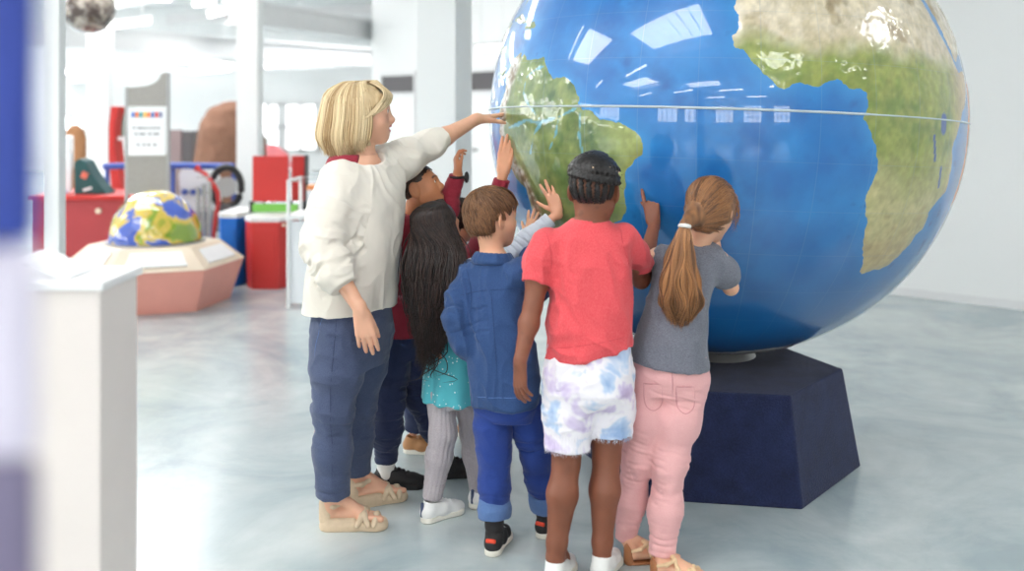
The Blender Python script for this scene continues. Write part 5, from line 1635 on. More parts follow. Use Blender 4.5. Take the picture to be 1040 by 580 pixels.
    S.tube([P(544, 290, 3.24), P(547, 276, 3.25)], [.043, .042], k=.002, flat0=True, op='sub')
    lf = limb_folds([(P(556, 247, 3.27), P(544, 288, 3.24), .7, .6, .002, .8, 3)])
    def tf(p, n_):
        c_ = P(598, 330, 3.27)
        a = (p[:, 0] - c_[0]) * 16 + fbm(p * 5, 2) * 2
        return np.clip((P(0, 232, 3.27)[2] - p[:, 2]) * 25, 0, 1) * folds(p, (7, 7, 5), .008) + np.clip((P(0, 232, 3.27)[2] - p[:, 2]) * 25, 0, 1) * crease(p, (12, 12, 5), .011) + np.clip((P(0, 232, 3.27)[2] - p[:, 2]) * 25, 0, 1) * crease(p + p[:, [2, 1, 0]] * .4, (20, 20, 14), .006, 3) + folds(p, (26, 26, 9), .002) + lf(p) + .003 * np.sin(a * 2 + p[:, 2] * 26) * np.clip((1.05 - p[:, 2]) * 4, 0, 1)
    ts = sdf_obj('shirt', S, M['coral'], root, tf)
    cs_ = cloth('coral_seam', srgb(196, 62, 72), .03)
    seam('armhole_seam', ts, [P(556, 236, 3.27), P(560, 252, 3.18), P(561, 272, 3.18), P(556, 290, 3.22)], .0013, cs_, 20)
    seam('armhole_seam', ts, [P(632, 232, 3.28), P(634, 248, 3.2), P(640, 266, 3.22), P(641, 280, 3.3)], .0013, cs_, 20)
    seam('sleeve_hem', ts, [P(532, 281, 3.24), P(543, 285, 3.17), P(556, 287, 3.22)], .0011, cs_, 14)
    seam('hem_stitch', ts, [P(554, 354, 3.2), P(575, 353, 3.13), P(600, 350, 3.13), P(625, 345, 3.13), P(642, 340, 3.2)], .0011, cs_, 30)
    S = SDF(.0025)
    cc = P(599, 224.5, 3.27)
    S.tube([cc + V(math.cos(a) * .058, math.sin(a) * .056, .002) for a in np.linspace(0, TAU, 25)], [.0065] * 25, k=0, kk=.002)
    sdf_obj('neck_band', S, M['coral'], ts)
    # white sandals/shoes at the frame's edge
    for an, hd in ((anL, math.radians(68)), (anR, math.radians(66))):
        u = V(math.cos(hd), math.sin(hd), 0)
        o, q = shoe(root, an[:2] - u[:2] * .05, hd, .215, M['sneak_w'], M['sole_w'], 'low', M['sneak_w'])
    # hair: rows at the nape running up into wrapped braids
    S = SDF(.0032)
    S.ell(h.w(0, -.07, .145), V(.352, .44, .372) * h.H, h.M, k=.005)
    S.ell(h.w(0, .45, -.10), V(.5, .42, .42) * h.H, h.M, k=.01, op='sub'); S.plane(h.w(0, -.2, -.17), -h.U)
    S.ell(h.w(.38, -.04, -.05), V(.13, .18, .19) * h.H, h.M, k=.01, op='sub'); S.ell(h.w(-.38, -.04, -.05), V(.13, .18, .19) * h.H, h.M, k=.01, op='sub')
    sdf_obj('scalp', S, flat('hair_parting', srgb(112, 74, 58), .7, noise=.1, nscale=60), root)
    S = SDF(.0024)
    def braid(pts, r, n, tw=1.0):
        path = smooth_path(pts, n)
        for i in range(n):
            t = path[min(i + 1, n - 1)] - path[max(i - 1, 0)]; t = nrm(t)
            sd_ = nrm(np.cross(t, nrm(path[i] - h.w(0, -.06, .1))))
            p_ = path[i] + sd_ * (r * .38 * (1 if i % 2 else -1))
            ax_ = nrm(t + sd_ * (-.7 if i % 2 else .7) * tw)
            k2 = min(1, .55 + min(i, n - 1 - i) * .2) * (.86 + .14 * (i % 2))
            S.cone(p_ - ax_ * r * .45, p_ + ax_ * r * .45, r * .70 * k2, r * .70 * k2, k=.0012)
    for i in range(11):                     # rows from nape and temples
        a = -100 + 20 * i; ph = math.radians(180 + a)
        dn = lambda el: h.pt(V(math.sin(ph) * math.cos(el), math.cos(ph) * math.cos(el), math.sin(el)), 1.03)
        e0 = -.82 if abs(a) < 45 else (-.62 if abs(a) < 65 else .12)
        braid([dn(e0), dn(e0 * .6), dn(e0 * .25 + .05), dn(.30), dn(.6)], .0085, 22)
    for k_, (el, r_, a0_, a1_) in enumerate(((.26, .0125, -88, 80), (.46, .0145, -80, 95), (.62, .016, -100, 80), (.86, .0165, -90, 100), (1.12, .016, -110, 110), (1.38, .015, -150, 150))):
        pts_ = []
        for a in np.linspace(a0_, a1_, 9):
            ph = math.radians(180 + a); e2 = el + .16 * math.sin(math.radians(a) * 1.3 + k_)
            pts_.append(h.pt(V(math.sin(ph) * math.cos(e2), math.cos(ph) * math.cos(e2), math.sin(e2)), 1.13 + .02 * k_))
        braid(pts_, r_, 34 - 2 * k_)
    hp_, hF_ = S.mesh()
    lines = []
    rr = np.random.RandomState(9)
    for i in range(160):
        ph = rr.rand() * TAU; el = rr.uniform(-.3, 1.4)
        p0 = h.pt(V(math.sin(ph) * math.cos(el), math.cos(ph) * math.cos(el), math.sin(el)), 1.16)
        if h.loc(p0[None])[0][1] > .25: continue
        d_ = rr.randn(3) * .006; lines.append(np.array([p0, p0 + d_ * .6 + V(0, 0, .002), p0 + d_ + V(0, 0, .001)]))
    sp = strand_arrays(lines, [.0006] * len(lines), [.6] * len(lines), 3)
    p_, f_, t_ = mesh_join([(hp_, hF_, np.clip(.3 + fbm(hp_ * 200, 2) * .6, 0, 1)), sp])
    me = mesh_np('braided_hair', p_ - np.array(root_loc(root)), f_); set_float(me, 'tint', t_)
    new_obj('braided_hair', me, hair_mat('black_braids', srgb(10, 9, 10), srgb(44, 38, 38), .42), root)
    S = SDF(.002)
    for i in range(6):
        ph = math.radians(180 - 10 - 14 * i); el = .55 + .16 * math.sin(i)
        S.ell(h.pt(V(math.sin(ph) * math.cos(el), math.cos(ph) * math.cos(el), math.sin(el)), 1.23), (.0035,) * 3, k=0)
    sdf_obj('hair_beads', S, M['gold_l'], root)
teacher()
coral_girl()
def comb(h, n, rr, start, end, lens=(.25, .4), rad=(.36, .45, .385), k=1.06, steps=8):
    """short hair: strands lie on the head from start(dir) towards end(dir)"""
    lines = []
    for i in range(n):
        a = start(rr); bdir = end(a, rr)
        L = rr.uniform(*lens); pts = []
        for j in range(steps):
            t = j / (steps - 1)
            d = nrm(a * (1 - t * L) + bdir * t * L)
            pts.append(h.pt(d, k + .03 * math.sin(t * 3.1) + .01 * rr.rand(), rad))
        lines.append(np.array(pts))
    return lines

# ================================================================== girl with the ponytail
def pony_girl():
    root = person_root(.53, 3.36, 'girl with long auburn ponytail, grey T-shirt and pink trousers')
    f = nrm(V(.38, .92, 0)); yw = yawof(f)
    h = Head(P(722, 213, 3.37), V(.50, .83, -.20), .205, tilt=-.06)
    shR, elR = P(729, 264, 3.37), P(742, 292, 3.44); wrR = P(727, 252, 3.58)
    shL, elL = P(668, 262, 3.42), P(676, 290, 3.56); wrL = P(706, 262, 3.68)
    hpL, hpR = P(664, 382, 3.37), P(697, 385, 3.35)
    knL, knR = P(649, 464, 3.38), P(680, 468, 3.33)
    anL, anR = P(635, 543, 3.43), P(672, 560, 3.31)
    FL = (V(xpx(634, 3.40), 3.375), .15, .20); FR = (V(xpx(661, 3.28), 3.27), -.12, .205)
    def frame(hl, ang, L, zb=0):
        u = V(math.cos(ang), math.sin(ang), 0); v = V(-u[1], u[0], 0)
        return lambda a, s, z: V(hl[0], hl[1], 0) + u * a * L + v * s * L + V(0, 0, z * L + zb)
    S = SDF(.0032)
    S.loft([(P(680, 395, 3.36), .10, .08, yw), (P(680, 350, 3.36), .09, .07, yw), (P(690, 310, 3.37), .088, .065, yw), (P(699, 275, 3.38), .095, .065, yw), (P(703, 258, 3.385), .075, .05, yw), (P(706, 246, 3.385), .036, .034, yw)], k=.02)
    S.cone(P(705, 254, 3.385), h.w(0, -.10, -.22), .042, .038, k=.025)
    head_sdf(S, h)
    arm_sdf(S, shR, elR, wrR, .74); arm_sdf(S, shL, elL, wrL, .74)
    hand_sdf(S, wrR, V(.05, .65, .55), V(.6, .3, -.2), .128, True, curl=((.2, .3, .3),) * 4, spread=.06)
    hand_sdf(S, wrL, V(.25, .8, .25), V(.5, .3, -.6), .128, False, curl=((.2, .2, .2),) * 4, spread=.06)
    leg_sdf(S, hpL, knL, anL, .60, -f); leg_sdf(S, hpR, knR, anR, .62, -f)
    for (hl, ang, L), an in ((FL, anL), (FR, anR)): foot_sdf(S, frame(hl, ang, L), L, an, .055)
    base, lips, brow = c3((224, 172, 142)), c3((200, 110, 104)), c3((140, 100, 66))
    sdf_obj('body', S, SKIN, root, colf=lambda p: head_cols(h, p, base, lips, brow, .4))
    eyes(h, root)
    # trousers
    S = SDF(.0038)
    S.loft([(P(680, 398, 3.36), .112, .092, yw), (P(680, 378, 3.36), .121, .106, yw), (P(681, 358, 3.36), .122, .104, yw), (P(682, 340, 3.36), .112, .095, yw)], k=.03)
    S.tube([hpL, hpL * .5 + knL * .5, knL, knL * .45 + anL * .55, anL + V(0, 0, -.012)], [.080, .068, .053, .048, .036], k=.018, kk=.04, flat1=True)
    S.tube([hpR, hpR * .5 + knR * .5, knR, knR * .45 + anR * .55, anR + V(0, 0, -.008)], [.079, .070, .056, .051, .043], k=.018, kk=.04, flat1=True)
    lf = limb_folds([(hpR, knR, 1.0, .22, .003, .9, 1), (hpL, knL, 1.0, .22, .003, .9, 2), (knR, anR, .15, .2, .0025, .9, 3), (knL, anL, .15, .2, .0025, .9, 4), (knR, anR, .85, .2, .0035, 1.4, 5), (knL, anL, .85, .25, .0035, 1.4, 6), (hpR, knR, .15, .2, .003, 1.0, 7)])
    j = sdf_obj('trousers', S, M['pinkj'], root, lambda p, n_: lf(p) + folds(p, (14, 14, 9), .003) + crease(p, (13, 13, 24), .003))
    dk = cloth('pink_stitch', srgb(200, 138, 140), .03)
    seam('centre_seam', j, [P(682, 366, 3.2), P(684, 385, 3.2), P(684, 404, 3.22)], .0018, dk, 20)
    for (ax_, ay_, bx_) in ((655, 390, 674), (688, 393, 707)):
        seam('back_pocket', j, [P(ax_, ay_, 3.2), P(ax_ + 1, ay_ + 20, 3.2), P((ax_ + bx_) / 2, ay_ + 27, 3.2), P(bx_ - 1, ay_ + 20, 3.2), P(bx_, ay_, 3.2)], .0016, dk, 26)
        seam('pocket_top', j, [P(ax_, ay_, 3.2), P(bx_, ay_, 3.2)], .0018, dk, 10)
    # T-shirt
    S = SDF(.0038)
    S.loft([(P(680, 370, 3.36), .131, .118, yw), (P(681, 345, 3.36), .124, .108, yw), (P(686, 315, 3.365), .110, .092, yw), (P(694, 285, 3.375), .108, .085, yw), (P(700, 265, 3.38), .105, .075, yw), (P(703, 254, 3.385), .085, .062, yw), (P(705, 246, 3.385), .052, .048, yw)], k=.02, slope=(-.12, 0))
    S.tube([shR + V(-.02, 0, .002), P(735, 276, 3.40), P(738, 286, 3.42)], [.047, .046, .043], k=.03, kk=.03, flat1=True)
    S.tube([shL + V(.02, 0, 0), P(672, 276, 3.48), P(674, 286, 3.52)], [.045, .044, .042], k=.03, kk=.03, flat1=True)
    S.tube([P(705, 258, 3.385), P(706, 236, 3.385)], [.038, .046], k=.003, op='sub')
    sdf_obj('t_shirt', S, M['grey_t'], root, lambda p, n_: folds(p, (8, 8, 6), .007) + crease(p, (16, 16, 12), .006) + crease(p, (26, 26, 20), .002, 5))
    # sandals
    for i, ((hl, ang, L), an) in enumerate(((FL, anL), (FR, anR))):
        o, q = shoe(root, hl, ang, L, None, M['tan_l'], 'sandal')
        def strp(pts, r=.007, mt='gold_l', nm='strap'):
            S = SDF(.0024); S.tube([q(*a) for a in pts], [r] * len(pts), k=.001, kk=.008); sdf_obj(nm, S, M[mt], o)
        strp([(.72, -.17, .05), (.66, -.08, .19), (.60, .02, .225), (.52, .12, .17), (.46, .15, .05)])
        strp([(.56, -.16, .05), (.60, -.10, .19), (.66, 0, .215), (.74, .10, .15), (.78, .16, .05)])
        strp([(.46, -.13, .05), (.42, -.12, .20), (.36, -.03, .33), (.34, .04, .33), (.36, .11, .20), (.40, .13, .05)])
        strp([(.10, -.09, .24), (.24, -.13, .28), (.36, -.06, .32)], .006); strp([(.10, .09, .24), (.24, .13, .28), (.36, .06, .32)], .006)
        S = SDF(.0024); S.cone(q(.10, 0, .06), q(.09, 0, .24), .125 * L, .11 * L, k=.01); S.cone(q(.16, 0, 0), q(.19, 0, .4), .12 * L, .14 * L, k=.003, op='sub'); S.plane(q(.16, 0, 0), q(1, 0, 0) - q(0, 0, 0))
        sdf_obj('heel_cup', S, M['tan_l'], o)
    # hair
    tie = P(695.5, 228, 3.245)
    tl = nrm((h.loc(tie[None])[0] - V(0, -.06, .13)) / V(.36, .45, .385))
    S = SDF(.004)
    S.ell(h.w(0, -.06, .135), V(.36, .45, .388) * h.H, h.M, k=.01)
    S.ell(h.w(0, .55, -.20), V(.55, .46, .50) * h.H, h.M, k=.01, op='sub')
    S.ell(h.w(0, -.22, -.10), V(.29, .25, .34) * h.H, h.M, k=.03); S.plane(h.w(0, -.1, -.42), -h.U - h.F * .1)
    for s_ in (-1, 1): S.ell(h.w(s_ * .32, -.06, 0), V(.08, .14, .19) * h.H, h.M, k=.03)
    S.cone(h.pt(tl, .95), tie, .045, .017, k=.02)
    S.tube([tie, P(694, 245, 3.235), P(691, 275, 3.235), P(692, 305, 3.25), P(693, 322, 3.26)], [.012, .019, .032, .036, .018], k=.01, kk=.02)
    rr = np.random.RandomState(11); lines, rads, tints = [], [], []
    for i in range(1000):
        # hair drawn back to the tie
        while True:
            d = nrm(rr.randn(3)); q = h.loc(h.pt(d)[None])[0]
            if q[2] > -.27 and not (q[1] > .2 and q[2] < .20): break
        pts = []
        for t in np.linspace(0, 1, 11):
            dd = nrm(d * (1 - t) + tl * t + V(0, 0, .25 * math.sin(t * math.pi) * (d[1] > 0)))
            pts.append(h.pt(dd, 1.09 + .02 * rr.rand() * (1 - t) + (.03 * math.sin(i * .37)) * (1 - t) * .5))
        pts[-1] = pts[-1] * .3 + tie * .7
        lines.append(smooth_path(pts + [tie + V(*rr.randn(3)) * .004], 15)); rads.append(rr.uniform(.0010, .0020)); tints.append(np.clip(.38 + .2 * rr.randn() + .15 * math.sin(d[0] * 9), 0, 1))
    for i in range(500):
        az = rr.uniform(-1.6, 1.6); z0_ = rr.uniform(-.38, .05)
        p0 = nape_pt(h, az, z0_, 1.02); tz = h.loc(tie[None])[0]
        taz = math.atan2(tz[0], -(tz[1] + .075))
        pts = [nape_pt(h, az * (1 - t) + taz * t, z0_ * (1 - t) + tz[2] * t, 1.03 + .03 * math.sin(t * 3)) for t in np.linspace(0, 1, 8)]
        pts[-1] = pts[-1] * .3 + tie * .7
        lines.append(smooth_path(pts + [tie], 12)); rads.append(rr.uniform(.0010, .0020)); tints.append(np.clip(.34 + .2 * rr.randn(), 0, 1))
    for i in range(900):
        a, rd_ = rr.rand() * TAU, math.sqrt(rr.rand())
        o = lambda w, dd=1.0: V(math.cos(a) * rd_ * w, math.sin(a) * rd_ * w * .6 * dd, 0)
        e = rr.rand()
        wv = .008 * math.sin(a * 5 + rd_ * 4)
        c = [tie + o(.012), P(694, 240, 3.23) + o(.027), P(692 + 2 * math.sin(a * 2), 262, 3.225) + o(.046) + V(wv, 0, 0), P(691, 285, 3.23) + o(.062) + V(-wv, 0, 0), P(692, 307, 3.245) + o(.070) + V(wv * 1.5, 0, 0), P(691, 316 + 24 * e * (1 - rd_ * .45), 3.26) + o(.055 * (1.1 - .5 * e)) + V(-wv, 0, 0)]
        lines.append(smooth_path(c, 18)); rads.append(rr.uniform(.0014, .0027)); tints.append(np.clip(.52 + .28 * rr.randn() + .25 * math.sin(a * 5 + 2), 0, 1))
    for i in range(60):    # loose wisps by the face and on top
        s = 1 if rr.rand() < .7 else -1; d = nrm(V(s * .9, .55 + .4 * rr.rand(), .25 + .6 * rr.rand()))
        p0 = h.pt(d, 1.05)
        c = [p0, p0 + h.R * s * .02 * rr.rand() + h.F * .008 + V(0, 0, -.02), p0 + h.R * s * .022 * rr.rand() + h.F * .012 * rr.rand() + V(0, 0, -.055), p0 + h.R * s * .012 * rr.randn() + V(0, 0, -.07 - .05 * rr.rand())]
        lines.append(smooth_path(c, 10)); rads.append(.0009); tints.append(.6 + .2 * rr.randn())
    hair_obj('hair', S, lambda p: folds(p, (60, 60, 16), .002), lines, rads, tints, hair_mat('auburn_hair', srgb(84, 56, 40), srgb(190, 134, 88)), root, .3)
    S = SDF(.002)
    td = nrm(P(694.5, 240, 3.235) - tie)
    bx = nrm(np.cross(td, V(0, 1, 0))); by = np.cross(td, bx)
    S.tube([tie + td * .006 + bx * math.cos(a) * .0155 + by * math.sin(a) * .0155 for a in np.linspace(0, TAU, 13)], [.0062] * 13, k=0, kk=.003)
    sdf_obj('hair_tie', S, M['sneak_w'], root)

# ================================================================== boy in the denim shirt
def denim_boy():
    root = person_root(-.03, 3.49, 'boy with short brown hair, denim shirt and bright blue rolled-up jeans')
    f = nrm(V(.45, .89, 0)); yw = yawof(f)
    h = Head(P(500, 221, 3.53), V(.80, .60, .02), .205)
    shL, elL, wrL = P(473, 279, 3.56), P(465, 322, 3.50), P(480, 358, 3.52)
    shR, elR = P(534, 277, 3.44), P(547, 292, 3.60)
    tip = on_globe(545, 213, .003); uR = nrm(V(.30, .45, .85)); wrR = tip - uR * .124
    hpL, hpR = P(500, 412, 3.49), P(535, 414, 3.50)
    knL, knR = P(502, 462, 3.48), P(544, 462, 3.53)
    anL, anR = P(502, 522, 3.46), P(554, 511, 3.60)
    S = SDF(.0032)
    S.loft([(P(514, 425, 3.49), .09, .075, yw), (P(513, 380, 3.49), .085, .068, yw), (P(508, 330, 3.50), .088, .068, yw), (P(504, 290, 3.51), .095, .065, yw), (P(503, 270, 3.51), .078, .05, yw), (P(502, 258, 3.51), .038, .036, yw)], k=.02)
    S.cone(P(502, 266, 3.51), h.w(0, -.10, -.22), .042, .040, k=.025)
    head_sdf(S, h)
    arm_sdf(S, shL, elL, wrL, .74); arm_sdf(S, shR, elR, wrR, .74)
    hand_sdf(S, wrR, uR, V(.35, .9, -.5), .128, True, curl=((.05, .1, .1),) * 4, spread=.20, thumb=(.75, .1))
    hand_sdf(S, wrL, V(.55, .6, -.5), V(.7, .4, 0), .125, False, curl=((.4, .4, .3),) * 4, spread=.04)
    leg_sdf(S, hpL, knL, anL, .72, -f); leg_sdf(S, hpR, knR, anR, .72, -f)
    base, lips, brow = c3((226, 170, 138)), c3((198, 108, 100)), c3((96, 64, 44))
    sdf_obj('body', S, SKIN, root, colf=lambda p: head_cols(h, p, base, lips, brow, .5))
    eyes(h, root)
    S = SDF(.0038)
    S.loft([(P(514, 424, 3.49), .100, .085, yw), (P(514, 412, 3.49), .115, .10, yw), (P(514, 388, 3.49), .108, .092, yw)], k=.03)
    S.tube([hpL, hpL * .5 + knL * .5, knL, knL * .5 + anL * .5, anL + V(0, 0, .015)], [.066, .059, .053, .049, .048], k=.006, kk=.04, flat1=True)
    S.tube([hpR, hpR * .5 + knR * .5, knR, knR * .5 + anR * .5, anR + V(0, 0, .015)], [.066, .059, .053, .049, .048], k=.006, kk=.04, flat1=True)
    lf = limb_folds([(hpR, knR, .9, .35, .003, .9, 1), (hpL, knL, .9, .35, .003, .9, 2), (knR, anR, .8, .25, .0025, .9, 3), (knL, anL, .8, .25, .0025, .9, 4)])
    j = sdf_obj('jeans', S, M['jean_br'], root, lambda p, n_: lf(p) + folds(p, (14, 14, 9), .004) + crease(p, (16, 16, 26), .004))
    for an, kn in ((anL, knL), (anR, knR)):
        dr_ = nrm(an - kn); S = SDF(.0032)
        S.tube([an - dr_ * .055, an - dr_ * .018, an + dr_ * .012], [.053, .057, .0555], k=.0, kk=.01, flat0=True, flat1=True)
        S.tube([an - dr_ * .005, an + dr_ * .03], [.044, .046], k=.003, op='sub')
        sdf_obj('rolled_cuff', S, M['jean_cuff'], j, lambda p, n_: crease(p, (22, 22, 30), .003) + folds(p, (30, 30, 30), .002))
    # shirt with yoke, collar and cuffs
    S = SDF(.0038)
    S.loft([(P(515, 409, 3.49), .122, .112, yw), (P(514, 385, 3.49), .121, .108, yw), (P(510, 345, 3.495), .116, .100, yw), (P(506, 308, 3.50), .114, .092, yw), (P(504, 284, 3.51), .112, .080, yw), (P(503, 270, 3.51), .09, .062, yw), (P(502.5, 262, 3.51), .060, .052, yw)], k=.02)
    S.tube([shL + V(.015, -.005, .0), shL * .5 + elL * .5, elL, P(472, 345, 3.50), P(479, 354, 3.52)], [.050, .050, .047, .042, .037], k=.03, kk=.04, flat1=True)
    S.tube([shR + V(-.015, 0, 0), shR * .5 + elR * .5, elR, elR * .5 + wrR * .5, elR * .2 + wrR * .8], [.050, .048, .044, .038, .035], k=.03, kk=.04, flat1=True)
    S.tube([P(502, 270, 3.51), P(502, 250, 3.51)], [.042, .050], k=.003, op='sub')
    lf = limb_folds([(shL, elL, .85, .35, .005, .9, 1), (elL, wrL, .3, .3, .005, 1.0, 2), (shL, elL, .2, .25, .003, .9, 5)])
    sh = sdf_obj('denim_shirt', S, M['denim_sh'], root, lambda p, n_: lf(p) + folds(p, (8, 8, 5), .008) + crease(p + p[:, [2, 0, 1]] * .3, (13, 13, 8), .012) + crease(p, (28, 28, 18), .004, 9))
    lt = M['jean_cuff']; sd_ = cloth('denim_seam', srgb(30, 54, 96), .05)
    seam('yoke_seam', sh, [P(468, 300, 3.42), P(485, 296, 3.35), P(505, 294, 3.33), P(528, 293, 3.33)], .0014, sd_, 30)
    seam('centre_pleat', sh, [P(500, 296, 3.33), P(503, 340, 3.33), P(507, 400, 3.33)], .0011, sd_, 30)
    seam('armhole_seam', sh, [P(474, 268, 3.50), P(478, 285, 3.43), P(480, 305, 3.43), P(478, 322, 3.44)], .0014, sd_, 22)
    seam('hem_stitch', sh, [P(485, 403, 3.42), P(500, 404, 3.35), P(520, 404, 3.35), P(543, 403, 3.38)], .0012, lt, 30)
    S = SDF(.0028); cc = P(501, 259, 3.51); ri, fwd = lateral(f), f
    ring = [cc + ri * math.sin(a) * .060 - fwd * math.cos(a) * .054 + V(0, 0, -.004 + .012 * (1 - math.cos(a)) * -.4) for a in np.linspace(-2.5, 2.5, 17)]
    for i in range(16):
        S.cone(ring[i] + V(0, 0, .012), ring[i + 1] + V(0, 0, .012), .006, .006, k=.006); S.cone(ring[i] * 1.0 + nrm(ring[i] - cc) * .010 + V(0, 0, -.012), ring[i + 1] + nrm(ring[i + 1] - cc) * .010 + V(0, 0, -.012), .007, .007, k=.016)
        S.cone(ring[i] + nrm(ring[i] - cc) * .004, ring[i + 1] + nrm(ring[i + 1] - cc) * .004, .007, .007, k=.012)
    sdf_obj('collar', S, M['denim_sh'], sh)
    # black trainers with red heel tabs
    for an, hd in ((anL, math.radians(74)), (anR, math.radians(60))):
        u = V(math.cos(hd), math.sin(hd), 0)
        o, q = shoe(root, an[:2] - u[:2] * .048, hd, .205, M['sneak_b'], M['sole_w'], 'sneaker', M['sneak_w'])
        S = SDF(.002); S.box(q(.035, 0, .27), (.006, .018, .007), np.stack([u, V(-u[1], u[0], 0), V(0, 0, 1)]), .004); sdf_obj('heel_tab', S, flat('orange_red_tab', srgb(226, 72, 44), .5), o)
    for an in (anL, anR):
        S = SDF(.003); S.tube([an + V(0, 0, .03), an + V(0, 0, -.04)], [.034, .034], k=0); sdf_obj('sock', S, M['sneak_b'], root)
    # hair
    S = SDF(.0038)
    S.ell(h.w(0, -.08, .145), V(.365, .455, .39) * h.H, h.M, k=.01)
    S.ell(h.w(0, -.23, -.08), V(.28, .235, .25) * h.H, h.M, k=.05)
    S.ell(h.w(0, .56, -.16), V(.60, .42, .46) * h.H, h.M, k=.012, op='sub')
    for s in (-1, 1): S.ell(h.w(s * .40, -.02, -.07), V(.18, .17, .22) * h.H, h.M, k=.012, op='sub')
    S.plane(h.w(0, -.3, -.27), -h.U + h.F * .2)
    rr = np.random.RandomState(5)
    wh = nrm(V(.05, -.45, .9))
    def st(rr):
        while True:
            d = nrm(rr.randn(3)); q = h.loc(h.pt(d)[None])[0]
            if q[2] > -.20 and not (q[1] > .20 and q[2] < .24) and not (abs(q[0]) > .2 and q[2] < .10 and q[1] > -.20): return d
    def en(a, rr):
        v = a - wh; v = v - a * (a @ v); v = nrm(v + V(.15, .1, -.25) + rr.randn(3) * .08)
        return nrm(a + v)
    lines = comb(h, 1500, rr, st, en, (.35, .6), k=1.085)
    def okl(L):
        q = h.loc(L); return not ((np.abs(q[:, 0]) > .2) & (q[:, 2] < .08) & (q[:, 1] > -.18)).any()
    lines = [L for L in lines if okl(L)]
    for i in range(700):
        az = rr.uniform(-1.75, 1.75); z0_ = rr.uniform(-.12, .18); z1_ = max(-.34, z0_ - rr.uniform(.14, .26))
        if abs(az) > 1.15: z1_ = max(z1_, -.02 + .0 * az)
        if z1_ > z0_ - .05: continue
        lines.append(np.array([nape_pt(h, az + (t - .5) * .12, z0_ + (z1_ - z0_) * t, 1.0 + .03 * math.sin(t * 3.1)) for t in np.linspace(0, 1, 7)]))
    for i in range(150):     # fringe swept to the side
        x_ = rr.uniform(-.28, .3); z_ = .42
        q_ = 1 - x_ * x_ * 1.6; c = [h.w(x_ * .5, .12, .53), h.w(x_ * .8, .28 * q_, .45), h.w(x_ * .9 + .02, .37 * q_, .30), h.w(x_ * .95 + .04, .385 * q_, .20 + .02 * rr.randn())]
        lines.append(smooth_path(c, 9))
    hair_obj('hair', S, lambda p: folds(p, (70, 70, 30), .0022), lines, [.0014] * len(lines), list(np.clip(.45 + .24 * rr.randn(len(lines)), 0, 1)), hair_mat('brown_hair', srgb(72, 48, 34), srgb(150, 108, 74)), root, .3)

